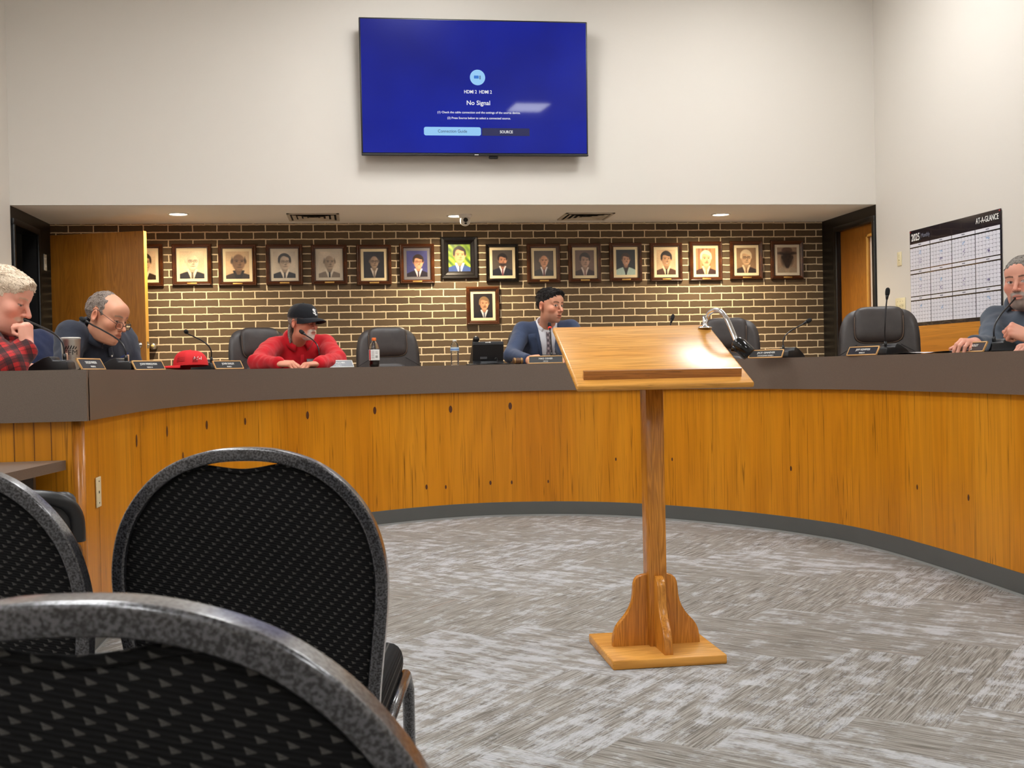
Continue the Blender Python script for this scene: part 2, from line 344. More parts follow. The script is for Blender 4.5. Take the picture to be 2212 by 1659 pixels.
# ------------------------------------------------------------------ the room
XL, XR, YF, YB, ZS = -2.66, 4.47, 9.12, 10.25, 2.394     # left wall, right wall, front wall, brick wall, alcove soffit
YR, PLAT = -4.2, 0.20                                       # rear wall, raised platform behind the desk
def room():
    # carpet of 25 x 100 cm planks laid quarter turn in blocks, at 45 degrees to the room
    fb = MB(); tones = []
    ang = R(-42); ca, sa = math.cos(ang), math.sin(ang)
    P, L = .25, 1.0
    inside = lambda x, y: XL-.9 < x < XR+.1 and YR < y < YB
    rg = random.Random(3)
    def plank(u0, v0, along_u):
        du, dv = (L, P) if along_u else (P, L)
        cx, cy = u0+du/2, v0+dv/2
        x, y = ca*cx-sa*cy, sa*cx+ca*cy
        if not (XL-1.2 < x < XR+.7 and YR-.7 < y < YB+.7): return
        q = [(u0, v0), (u0+du, v0), (u0+du, v0+dv), (u0, v0+dv)]
        o1, o2 = rg.random()*40, rg.random()*40
        uv = [((a-u0)+o1, (b-v0)+o2) if along_u else ((b-v0)+o1, (a-u0)+o2) for a, b in q]
        fb.quad([(ca*a-sa*b, sa*a+ca*b, 0) for a, b in q], 0, uv); tones.append(rg.random())
    # herringbone of planks, L = 4 P: every plank steps one width sideways
    for i in range(-16, 17):
        for j in range(-70, 71):
            # cell (i, j): origin moves (P, P) per j and (2L, 0) per i
            ox, oy = j*P + i*2*L, j*P
            plank(ox, oy, True)
            plank(ox+L, oy+P-L, False)
    o = struct(fb.build('floor', MT['carpet']))
    a = o.data.attributes.new('tone', 'FLOAT', 'FACE'); a.data.foreach_set('value', tones)
    b = MB(); b.box(((XL+XR)/2, YF+.06, (ZS+CEIL_Z)/2), (XR-XL+.4, .12, CEIL_Z-ZS)); struct(b.build('wall_front', MT['wall']))
    b = MB(); b.box(((XL+XR)/2, (YF+.12+YB)/2+.05, ZS+.03), (XR-XL+.4, YB-YF-.02, .06))
    struct(b.build('ceiling_alcove', MT['soffit']))
    b = MB(); b.quad([(XL-.2, YF, ZS-.0015), (XL-.2, YF+.125, ZS-.0015), (XR+.2, YF+.125, ZS-.0015), (XR+.2, YF, ZS-.0015)]); struct(b.build('trim_soffit_lip', MT['soffit']))
    x0, x1 = XL-.1, XR+.1
    b = MB(); z0 = ZS % .0667
    b.quad([(x0, YB, 0), (x1, YB, 0), (x1, YB, ZS+.06), (x0, YB, ZS+.06)], 0, [(x0+.06, -z0+.009), (x1+.06, -z0+.009), (x1+.06, ZS+.06-z0+.009), (x0+.06, ZS+.06-z0+.009)])
    b.box(((x0+x1)/2, YB+.08, ZS/2), (x1-x0, .15, ZS)); struct(b.build('wall_back', MT['brick']))
    b = MB(); b.box((XL-.06, (YR+YF)/2, CEIL_Z/2), (.12, YF-YR, CEIL_Z)); struct(b.build('wall_left', MT['wall']))
    b = MB(); b.box((XR+.06, (YR+YF)/2, CEIL_Z/2), (.12, YF-YR, CEIL_Z)); struct(b.build('wall_right', MT['wall']))
    b = MB(); b.box(((XL+XR)/2, YR-.06, CEIL_Z/2), (XR-XL+.3, .12, CEIL_Z)); struct(b.build('wall_rear', MT['wall']))
    b = MB(); b.box(((XL+XR)/2, (YR+YF)/2, CEIL_Z+.05), (XR-XL+.3, YF-YR+.3, .1)); struct(b.build('ceiling', MT['ceiling']))
    # oak wainscot along the right wall below the calendar
    b = MB(); b.box((XR-.008, 6.6, .655+.0), (.016, 3.95, 1.31)); struct(b.build('trim_wainscot', MT['wainscot']))
    # alcove side walls, painted black, with door openings
    def side(x, sgn, y_a, y_b, name):
        b = MB(); t = .12; cx = x+sgn*t/2
        b.box((cx, (YF+.12+y_a)/2-.06, ZS/2), (t, y_a-YF, ZS)); b.box((cx, (y_b+YB)/2, ZS/2), (t, YB-y_b, ZS))
        b.box((cx, (y_a+y_b)/2, (2.25+ZS)/2), (t, y_b-y_a, ZS-2.25))
        return struct(b.build(name, MT['black_paint']))
    side(XL, -1, 9.19, 9.83, 'wall_alcove_left'); side(XR, 1, 9.165, 9.91, 'wall_alcove_right')
    b = MB(); b.box((XL-.72, 9.8, 1.3), (.06, 2.4, 2.6)); b.box((XL-.42, 8.9, 1.3), (.6, .06, 2.6)); b.box((XL-.42, 10.6, 1.3), (.6, .06, 2.6)); b.box((XL-.42, 9.8, 2.56), (.6, 2.4, .06))
    struct(b.build('wall_hallway', MT['grey_wall']))
    # door frames as slim black stops
    b = MB()
    for y, wd in ((9.17, .04), (9.85, .05)): b.box((XL+.008, y, 1.13), (.022, wd, 2.26), .004)
    b.box((XL+.008, 9.51, 2.275), (.022, .73, .05), .004); struct(b.build('trim_door_left', MT['black_paint']))
    b = MB()
    for y, wd in ((9.148, .045), (9.93, .06)): b.box((XR-.008, y, 1.13), (.026, wd, 2.26), .004)
    b.box((XR-.008, 9.54, 2.275), (.026, .83, .05), .004); struct(b.build('trim_door_right', MT['black_paint']))
    # left door: open, swung into the alcove in front of the bricks
    hx, hy, ex, ey = -2.555, 9.835, -1.742, 9.55
    ln = math.hypot(ex-hx, ey-hy); a = math.atan2(ey-hy, ex-hx)
    d = thing('door_1', 'open oak veneer door with a round satin knob, swung in front of the bricks behind the man in the navy polo', 'door', (hx, hy, PLAT), a); struct(d)
    b = MB(); b.box((ln/2, .022, 1.03), (ln, .043, 2.03), .002); b.build('door_leaf', MT['door'], d)
    b = MB(); b.box((ln+.001, .022, 1.03), (.004, .045, 2.03)); b.build('door_edge', MT['door_edge'], d)
    kz = 1.30-PLAT
    b = MB(); pf = [(0, 0), (.030, 0), (.031, .006), (.014, .012), (.012, .026), (.022, .034), (.030, .046), (.030, .058), (.022, .067), (0, .069)]
    b.lathe(pf, 28, 0); b.xf(Matrix.Translation((ln-.065, .0, kz)) @ Matrix.Rotation(R(90), 4, 'X')); b.build('door_knob', MT['nickel'], d)
    b = MB(); b.box((ln+.003, .022, kz), (.004, .026, .056)); b.tube([(ln, .022, kz), (ln+.016, .022, kz)], .008, 12); b.build('door_latch', MT['nickel'], d)
    # right door, shut in the side wall, narrow glass light near its lock side
    d = thing('door_2', 'shut oak door with a narrow vertical glass light, in the black side wall at right', 'door', (XR+.03, 9.17, PLAT)); struct(d)
    b = MB(); W = .735; g0, g1, gz0, gz1 = .05, .17, .75, 1.94
    b.box((.02, g0/2, 1.025), (.04, g0, 2.05)); b.box((.02, (g1+W)/2, 1.025), (.04, W-g1, 2.05)); b.box((.02, (g0+g1)/2, gz0/2), (.04, g1-g0, gz0)); b.box((.02, (g0+g1)/2, (gz1+2.05)/2), (.04, g1-g0, 2.05-gz1)); b.build('door_leaf', MT['door'], d)
    b = MB()
    for y in (g0-.01, g1+.01): b.box((-.004, y, (gz0+gz1)/2), (.016, .024, gz1-gz0+.04), .003)
    for z in (gz0-.01, gz1+.01): b.box((-.004, (g0+g1)/2, z), (.016, g1-g0+.04, .024), .003)
    b.build('glass_bead', MT['door_edge'], d)
    t = NT('frosted_door_glass'); t.base(srgb(236, 222, 206)); t.set(Roughness=.25); b = MB(); b.box((.022, (g0+g1)/2, (gz0+gz1)/2), (.008, g1-g0, gz1-gz0)); b.build('glass', t.m, d)
    # raised platform the council sits on
room()

# ------------------------------------------------------------------ ceiling lamps and recessed lights
def lamps():
    em = glow('lit_diffuser', (.97, .98, .98, 1), TROFFER_POWER)
    proto = None
    for i, (x, y, lab) in enumerate([(-1.35, 5.5, 'ceiling light panel over the left arm of the desk'), (.55, 7.4, 'ceiling light panel over the middle of the desk'), (3.1, 7.3, 'ceiling light panel over the right arm of the desk'), (-1.4, 3.6, 'ceiling light panel over the plaid shirted man'),
                          (3.66, 3.0, 'ceiling light panel over the near right arm of the desk'), (-1.4, .6, 'ceiling light panel over the nearest black chair'), (3.04, -1.5, 'ceiling light panel at the right rear, mirrored in the wall screen'), (-1.4, -2.4, 'ceiling light panel at the left rear of the room')]):
        t = thing('ceiling_light', 'white framed '+lab, 'light', (x, y, CEIL_Z), R(90), 'ceiling light panels')
        b = MB()
        for sx, sy, wx, wy in ((0, .31, 1.24, .02), (0, -.31, 1.24, .02), (.61, 0, .02, .62), (-.61, 0, .02, .62)): b.box((sx, sy, -.012), (wx, wy, .024))
        b.build('frame', MT['white_plastic'], t)
        b = MB(); b.box((0, 0, -.010), (1.2, .6, .016)); b.build('diffuser', em, t)
    dl = glow('downlight_lens', srgb(255, 236, 205), 14)
    for px, py, nm in ((385, 462, 'left of the wall vents, above the open door side'), (986, 466, 'half hidden behind the dome camera'), (1557, 463, 'at the right end of the soffit')):
        p = on_z(px, py, ZS)
        t = thing('recessed_downlight', 'round recessed soffit light '+nm, 'light', p, 0, 'recessed soffit lights')
        b = MB(); b.lathe([(.088, 0), (.088, -.004), (.076, -.008), (.072, -.003), (.072, 0)], 32, caps=False); b.build('trim_ring', MT['white_plastic'], t)
        b = MB(); b.lathe([(.0, -.0025), (.071, -.0025), (.071, -.001), (.0, -.001)], 32, caps=False); b.build('lens', dl, t)
        l = bpy.data.lights.new('downlight_lamp', 'SPOT'); l.energy = DOWN_POWER; l.color = (1, .82, .56); l.spot_size = R(164); l.spot_blend = .9; l.shadow_soft_size = .05
        lo = bpy.data.objects.new('downlight_lamp', l); COL.objects.link(lo); lo.location = p + Vector((0, 0, -.03))
    for px, py, lab in ((677, 466, 'square slatted ceiling vent left of the dome camera'), (1265, 467, 'square slatted ceiling vent right of the dome camera')):
        p = on_z(px, py, ZS); p.y = 9.81
        t = thing('ceiling_vent', lab, 'vent', p, 0)
        s = .44; b = MB()
        for r0, r1, z in ((.22, .195, -.006),): 
            for sx, sy, wx, wy in ((0, .2075, .44, .025), (0, -.2075, .44, .025), (.2075, 0, .025, .44), (-.2075, 0, .025, .44)): b.box((sx, sy, -.005), (wx, wy, .010), .002)
        b.build('frame', MT['vent'], t)
        b = MB(); b.box((0, 0, -.0010), (.40, .40, .002)); b.build('backing', MT['dark'], t)
        for k in range(4):
            r = .178-.046*k; q = r-.030
            b = MB(); ri = [(-r, -r), (r, -r), (r, r), (-r, r)]; rj = [(-q, -q), (q, -q), (q, q), (-q, q)]
            for n in range(4): b.quad([(*ri[n], -.012), (*ri[(n+1) % 4], -.012), (*rj[(n+1) % 4], -.003), (*rj[n], -.003)]); b.quad([(*ri[n], -.0135), (*rj[n], -.0045), (*rj[(n+1) % 4], -.0045), (*ri[(n+1) % 4], -.0135)])
            b.build('louvre', MT['vent'], t)
    p = on_z(1007, 460, ZS); p.y = 9.70
    t = thing('dome_camera', 'small white turret security camera hanging from the soffit', 'camera', p)
    b = MB(); b.lathe([(.058, 0), (.058, -.014), (.050, -.026), (.044, -.03), (0, -.03)], 32, caps=False); b.build('mount', MT['white_plastic'], t)
    b = MB(); b.ball((0, 0, -.055), .046, 28); b.build('turret', MT['white_plastic'], t)
    b = MB(); b.lathe([(0, .004), (.016, .004), (.02, 0), (.02, -.01)], 20, caps=False); b.xf(Matrix.Translation((0, -.042, -.052)) @ Matrix.Rotation(R(90), 4, 'X')); b.ball((0, -.041, -.082), (.012, .006, .008), 12); b.build('lens', MT['black_gloss'], t)
MT['vent'] = plain('vent_enamel', srgb(186, 176, 160), .5)
lamps()

# ------------------------------------------------------------------ the curved council desk
PANEL = [(-1.02, 4.29), (-1.02, 4.8), (-1.01, 5.35), (-.94, 5.95), (-.82, 6.4), (-.6, 6.85), (-.28, 7.23), (.1, 7.50), (.4, 7.65), (.72, 7.74), (1.05, 7.745), (1.5, 7.63), (1.93, 7.345), (2.39, 6.80), (2.70, 6.2), (2.81, 5.72), (2.845, 5.1), (2.845, 4.4), (2.845, 3.5), (2.845, 2.6)]
DZ0, DZ1 = .88, 1.07
def offset(path, d):
    out = []; n = len(path)
    for i in range(n):
        a, b = path[max(0, i-1)], path[min(n-1, i+1)]; t = Vector((b[0]-a[0], b[1]-a[1])).normalized(); out.append((path[i][0]-t.y*d, path[i][1]+t.x*d))
    return out                                   # positive d = away from the well of the horseshoe
PATH = [(p.x, p.y) for p in spline([(x, y, 0) for x, y in PANEL], 7)]
def dais():
    d = thing('council_desk', 'horseshoe council desk with taupe laminate band over honey oak panels', 'desk', (0, 0, 0))
    arc = [0]
    for a, b in zip(PATH, PATH[1:]): arc.append(arc[-1]+math.hypot(b[0]-a[0], b[1]-a[1]))
    def strip(b, path, z0, z1, m=0, flip=False, uvz=True):
        b.grid([[(x, y, z0) for x, y in path], [(x, y, z1) for x, y in path]], m, True, [[(s, z0) for s in arc], [(s, z1) for s in arc]], flip)
    def ring(b, pa, pb, z, up=True): b.grid([[(x, y, z) for x, y in pa], [(x, y, z) for x, y in pb]], 0, False, None, not up)
    band, bk = offset(PATH, -.03), offset(PATH, .0)
    inner = offset(PATH, .46)
    b = MB(); strip(b, band, DZ0, DZ1-.002, 0, True); ring(b, band, bk, DZ0, False); strip(b, bk, DZ0, DZ1-.03)
    e0 = PATH[0]; b.box(((-1.05-1.75)/2+.03, 4.262, (DZ0+DZ1)/2-.001), (.76, .028, DZ1-DZ0-.002)); e1 = PATH[-1]; b.box((e1[0]+.28, e1[1]+.0, (DZ0+DZ1)/2), (.66, .03, DZ1-DZ0-.004))
    b.build('fascia_band', MT['laminate'], d)
    b = MB(); o2 = offset(PATH, -.029); ring(b, o2, inner, DZ1, True); ring(b, o2, inner, DZ1-.03, False); strip(b, inner, DZ1-.03, DZ1); strip(b, o2, DZ1-.03, DZ1, 0, True)
    b.add([(x, y, z) for x, y in (o2[0], inner[0]) for z in (DZ1-.03, DZ1)], [[0, 2, 3, 1]]); b.box((-1.37, 4.275, DZ1-.015), (.70, .05, .0299))
    b.build('desk_top', MT['laminate'], d)
    b = MB(); strip(b, PATH, .0, DZ0+.01, 0, True)
    # butt seams and knots of the veneer, drawn in the sheet itself 
    def pt(s, z, off=-.0012):
        k = max(0, min(len(arc)-2, next((i for i in range(len(arc)-1) if arc[i+1] >= s), len(arc)-2))); f = (s-arc[k])/(arc[k+1]-arc[k])
        x = PATH[k][0]*(1-f)+PATH[k+1][0]*f; y = PATH[k][1]*(1-f)+PATH[k+1][1]*f
        tx, ty = PATH[k+1][0]-PATH[k][0], PATH[k+1][1]-PATH[k][1]; l = math.hypot(tx, ty); return Vector((x-ty/l*off, y+tx/l*off, z))
    for s in (.24, 1.05):
        b.quad([pt(s, .1), pt(s+.003, .1), pt(s+.003, DZ0), pt(s, DZ0)], 2)
    def knot(s, z, r):
        n = 10; vs = [pt(s+math.cos(k*6.283/n)*r*.5, z+math.sin(k*6.283/n)*r) for k in range(n)]; b.add(vs, [list(range(n))], 1)
    rk = random.Random(11)
    def arc_of(px, py, zz):
        dd = at(px, py, 1)-CAM; best = None                      # which spot of the panel the photo shows there
        for i in range(0, len(PATH)-1):
            s = Vector((PATH[i][0], PATH[i][1], 0)); e = (CAM + dd*((Vector((s.x, s.y, 0)).length)/Vector((dd.x, dd.y, 0)).length)); q = (e.x-s.x)**2+(e.y-s.y)**2
            if best is None or q < best[0]: best = (q, arc[i], e.z)
        return best[1], best[2]
    for px, py, r in ((296, 952, .03), (361, 932, .028), (449, 918, .026), (535, 910, .022), (664, 897, .026), (802, 887, .026), (973, 884, .026), (1109, 877, .026), (1180, 1040, .012), (920, 1052, .018), (966, 1052, .014), (1055, 1043, .016), (1103, 1042, .014), (394, 985, .022), (612, 985, .02), (1325, 992, .012), (1457, 992, .012), (1703, 1012, .016), (1978, 1052, .014), (2098, 1075, .016)):
        s, z = arc_of(px, py, 0); knot(s, z, r)
    b.build('oak_panel', [MT['panel'], MT['knot'], MT['seam']], d)
    b = MB(); bb = offset(PATH, -.008); b2 = offset(PATH, -.014); strip(b, bb, .012, .100, 0, True); ring(b, bb, PATH, .100, True); strip(b, b2, 0, .012, 1, True); ring(b, b2, bb, .012, True); b.build('baseboard', [MT['baseboard'], plain('baseboard_toe_highlight', srgb(150, 153, 152), .4)], d)  # paler toe strip: the highlight along the foot is put into its colour
    # end of the left arm: corner bead and end panel
    b = MB(); b.tube([(-1.035, 4.30, 0), (-1.035, 4.30, DZ0)], .022, 16); b.build('corner_post', MT['oak_v'], d)
    b = MB(); b.quad([(-1.70, 4.29, 0), (-1.03, 4.29, 0), (-1.03, 4.29, DZ0), (-1.70, 4.29, DZ0)], 0, [(5, 0), (5.67, 0), (5.67, .88), (5, .88)])
    for x in (-1.13, -1.19, -1.26, -1.34, -1.42): b.quad([(x, 4.2885, .7), (x+.0025, 4.2885, .7), (x+.0025, 4.2885, DZ0), (x, 4.2885, DZ0)], 1)
    b.build('end_panel', [MT['panel'], MT['seam']], d)
    b = MB(); b.box((2.845+.3, 2.61, .44), (.6, .02, .88)); b.build('end_panel', MT['panel'], d)
    # ivory outlet plate low on the left arm
    p = pt(.335, .60, -.003); b = MB(); b.box((0, 0, 0), (.006, .075, .118), .003); b.build('outlet_plate', MT['ivory'], d, (-1.0165, 4.51, .592))
    pl = b
    b = MB(); b.ball((.003, 0, 0), (.002, .006, .006), 8); b.build('toggle_slot', MT['dark'], d, (-1.0165, 4.51, .592))
    for z in (.042, -.042): b = MB(); b.ball((.003, 0, z), (.002, .003, .003), 8); b.build('screw', MT['dark'], d, (-1.0165, 4.51, .592))
    # platform
    inn = offset(PATH, .10); pl = [(XL, 4.75), (-1.10, 4.75)] + [p for p in inn if p[1] > 4.76 and p[0] < 1.0] + [p for p in inn if p[0] >= 1.0] + [(XR, 2.6), (XR, YB), (XL, YB)]
    b = MB(); b.prism(pl, .001, PLAT); o = b.build('floor_platform', MT['carpet_dark']); struct(o)
MT['carpet_dark'] = plain('platform_carpet', srgb(165, 160, 154), .95, 0, .3, 300)
dais()

# ------------------------------------------------------------------ wall screen
def width_of(o): xs = [v.co for v in o.data.vertices]; return xs
def fit_text(text, h, wid, mat, parent, o, x, y, z, name='lettering', bold=0.0, label=None):
    """capital height h and total width wid on the plane (x, y) with normal z at o"""
    M = frame_m(o, x, y, z)
    ob = letters(text, h/.72, mat, parent, Matrix(), name, bold=bold, label=label)
    xs = [v.co.x for v in ob.data.vertices]
    if xs:
        w0 = max(xs)-min(xs); c = (max(xs)+min(xs))/2
        ob.data.transform(Matrix.Diagonal((wid/w0 if wid else 1, 1, 1, 1)) @ Matrix.Translation((-c, 0, 0)))
    ob.data.transform(M); return ob
def television():
    c = Vector((.988, 8.965, 3.315)); tilt = R(-3.2)
    t = thing('television', 'large wall screen showing a blue no signal page, tilted down above the alcove', 'television', c)
    t.rotation_euler = (-tilt, 0, 0)                      # top leans into the room
    W, H = 1.85, 1.085
    b = MB(); b.box((0, .028, 0), (W, .045, H), .006, 2); b.box((0, .006, -H/2+.006), (W, .022, .014), .002); b.build('housing', MT['black_plastic'], t)
    b = MB(); b.box((0, .075, -.02), (W*.86, .06, H*.78), .02); b.build('rear_cover', MT['black_plastic'], t)
    b = MB(); b.box((.14, .02, -H/2-.012), (.075, .03, .024), .008); b.build('sensor_bump', MT['black_plastic'], t)
    s = NT('screen_blue'); v = s.coord('Object'); n = s.noise(v, 1.1, 2)
    col = s.ramp(n, [(.3, srgb(5, 18, 124)), (.7, srgb(9, 31, 158))]); s.base((0.004, .004, .006, 1)); s.link(col, s.b.inputs['Emission Color']); s.b.inputs['Emission Strength'].default_value = 1.0
    s.set(Roughness=.22); s.b.inputs['Specular IOR Level'].default_value = .12; s.b.inputs['Coat Weight'].default_value = .3; s.b.inputs['Coat Roughness'].default_value = .035
    b = MB(); b.quad([(-W/2+.012, .003, -H/2+.022), (W/2-.012, .003, -H/2+.022), (W/2-.012, .003, H/2-.012), (-W/2+.012, .003, H/2-.012)]); b.build('screen', s.m, t)
    wh = glow('screen_white', (1, 1, 1, 1), .85); cy = glow('screen_pale_blue', srgb(150, 206, 250), .9); bl = glow('screen_icon_blue', srgb(24, 120, 220), .8); nv = glow('screen_navy', srgb(12, 20, 84), .8); gy = glow('screen_icon_grey', srgb(90, 130, 180), .8)
    X, Y, Z = (1, 0, 0), (0, 0, 1), (0, -1, 0)
    P = lambda x, z, e=0: (x, .0008-e, z)
    T = lambda s_, h, wd, x, z, m=wh, bold=0: fit_text(s_, h, wd, m, t, P(x, z, .001), X, Y, Z, 'screen_text', bold)
    def disc(x, z, r, m, name):
        b = MB(); n = 40; b.add([P(x+math.cos(k*6.2832/n)*r, z+math.sin(k*6.2832/n)*r) for k in range(n)], [list(range(n))]); b.build(name, m, t)
    def rrect(x, z, w_, h_, r, m, name, e=0):
        b = MB(); pts = []
        for cx, cz, a0 in ((w_/2-r, h_/2-r, 0), (-w_/2+r, h_/2-r, 90), (-w_/2+r, -h_/2+r, 180), (w_/2-r, -h_/2+r, 270)):
            for k in range(7): a = R(a0+15*k); pts.append(P(x+cx+math.cos(a)*r, z+cz+math.sin(a)*r, e))
        b.add(pts, [list(range(len(pts)))]); b.build(name, m, t)
    disc(.018, .082, .062, cy, 'screen_icon'); rrect(.008, .085, .038, .024, .003, bl, 'screen_icon_mark', .0006); rrect(.038, .082, .012, .03, .002, gy, 'screen_icon_mark', .0006)
    T('HDMI 2  HDMI 2', .027, .225, .020, -.034, bold=.012); T('No Signal', .036, .19, .022, -.122, bold=.012)
    T('(1) Check the cable connection and the settings of the source device.', .017, .675, .026, -.198, bold=.01); T('(2) Press Source below to select a connected source.', .017, .515, .026, -.243, bold=.01)
    rrect(-.192, -.349, .462, .068, .016, cy, 'screen_button'); T('Connection Guide', .025, .235, -.192, -.349, nv); rrect(.243, -.352, .39, .062, .006, nv, 'screen_button'); T('SOURCE', .023, .106, .247, -.352, bold=.012)
    b = MB(); b.quad([(-.016, -.0062, -H/2+.003), (.016, -.0062, -H/2+.003), (.016, -.0062, -H/2+.0085), (-.016, -.0062, -H/2+.0085)]); b.build('maker_mark', MT['white_plastic'], t)
television()

# ------------------------------------------------------------------ portraits
def paint(nx, ny, p):
    """a small head and shoulders photograph as point colours"""
    p = dict(p); p['s'] = p.get('s', 1)*1.34; p['dy'] = p.get('dy', 0)-.10; x, y = np.meshgrid(np.linspace(-1, 1, nx), np.linspace(-1.25, 1.25, ny)); C = np.zeros((ny, nx, 3))
    S = lambda c: np.array(c, float)
    rr = np.random.default_rng(p.get('seed', 1))
    bgv = np.sin(3*x+p.get('seed', 1))*np.cos(2.3*y)*.06
    C[:] = S(p['bg'])*(1+bgv[..., None])
    if p.get('leaf'):
        g = sum(np.sin(rr.uniform(4, 12)*x+rr.uniform(4, 12)*y+rr.uniform(0, 6)) for _ in range(7))/7
        C += g[..., None]*S((70, 70, 10))
    if p.get('curtain'):
        m = (np.sin(x*16) > 0)*(x < .5); C = np.where(m[..., None], C*.8, C)
    def soft(d, w=.05): return np.clip(.5-d/w, 0, 1)[..., None]
    def put(d, c, w=.05):
        nonlocal C
        a = soft(d, w); C = C*(1-a)+S(c)*a
    dx, dy, s = p.get('dx', 0), p.get('dy', 0), p.get('s', 1)
    X, Y = (x-dx)/s, (y-dy)/s
    turn = p.get('turn', .06)
    ell = lambda cx, cy, rx, ry: (np.sqrt(((X-cx)/rx)**2+((Y-cy)/ry)**2)-1)*min(rx, ry)
    # shoulders and jacket
    sh = Y - (-.36 - .30*np.abs(X)**1.6*(1.1) - .02)
    put(np.maximum(sh, np.abs(X)-.98), p['coat'], .06)
    skin = p['skin']; dark = tuple(v*.55 for v in skin)
    put(np.maximum(np.abs(X-turn*.3)-(.30+(Y+.3)*.32), np.maximum(Y+.26, -Y-1.4)), p['shirt'], .05)       # shirt wedge
    put(np.maximum(np.abs(X-turn*.3)-.20, np.maximum(Y-.05, -Y-.52)), tuple(v*.8 for v in skin), .06)       # neck
    put(np.maximum(np.abs(np.abs(X-turn*.3)-.17-(Y+.5)*.45)-.07, np.maximum(Y+.30, -Y-.62)), p['shirt'], .05)  # collar
    if p.get('tie'): put(np.maximum(np.abs(X-turn*.3)-(.055-.05*(Y+.55)*.6), np.maximum(Y+.47, -Y-1.4)), p['tie'], .05)
    # ears, hair behind, face, hair on top
    for e in (-1, 1): put(ell(turn*.3+e*.395, .28, .06, .13), tuple(v*.85 for v in skin))
    hair = p.get('hair')
    if hair: put(ell(turn*.1, .42, .43, .46), hair)
    put(ell(turn*.4, .22, .36, .50), skin, .07)
    sx = np.clip((X-turn)*p.get('light', -.9), -.5, .8)[..., None]; fm = soft(ell(turn*.4, .22, .37, .51))
    C = C*(1-fm*.35*np.clip(sx, -.3, 1))
    if hair:
        hl = p.get('line', .52)
        put(np.maximum(ell(turn*.1, .40, .43, .47), hl+.06*np.cos(X*7+p.get('part', 1))-Y), hair, .07)
        for e in (-1, 1): put(np.maximum(ell(turn*.3+e*.37, .40, .06, .2), -Y+.25), hair, .07)
    elif p.get('fringe'):
        for e in (-1, 1): put(ell(turn*.3+e*.362, .36, .035, .14), p['fringe'], .07)
    for e in (-1, 1):
        put(ell(turn+e*.15, .285, .055, .026), tuple(v*.28 for v in skin), .03); put(ell(turn+e*.155, .365, .085, .018), tuple(v*.45 for v in skin), .04)
    put(np.maximum(ell(turn*1.35+.03, .15, .03, .10), 0*X-1), tuple(v*.8 for v in skin), .05); put(ell(turn*1.4, .075, .075, .028), dark, .05)
    put(ell(turn*1.1, -.06, .12, .024), p.get('lips', tuple(v*.5 for v in skin)), .04)
    if p.get('smile'): put(ell(turn*1.1, -.06, .10, .016), (225, 215, 200), .02)
    if p.get('beard'): put(np.maximum(ell(turn*.4, .20, .365, .51), np.minimum(Y+.02, 9)), p['beard'], .1); put(ell(turn*1.1, -.06, .08, .018), dark, .03)
    if p.get('stache'): put(ell(turn*1.1, -.005, .15, .035), p['stache'], .04)
    if p.get('glasses'):
        for e in (-1, 1): put(np.abs(ell(turn+e*.155, .275, .115, .085))-.012, p['glasses'], .03)
        put(np.maximum(np.abs(Y-.30)-.010, np.abs(X-turn)-.06), p['glasses'], .03)
    if p.get('brim'): put(ell(.0, .58, .78, .13), p['brim'], .08); put(ell(.0, .78, .40, .26), tuple(v*1.5 for v in p['brim']), .08); fz = soft(ell(0, .1, .45, .6), .2); C = C*(1-.4*fz)
    C = (C/255)**1.12*255*1.04; C = C*(1+.03*rr.standard_normal((ny, nx, 1))); C = np.clip(C, 0, 255)/255
    return np.where(C <= .04045, C/12.92, ((C+.055)/1.055)**2.4)
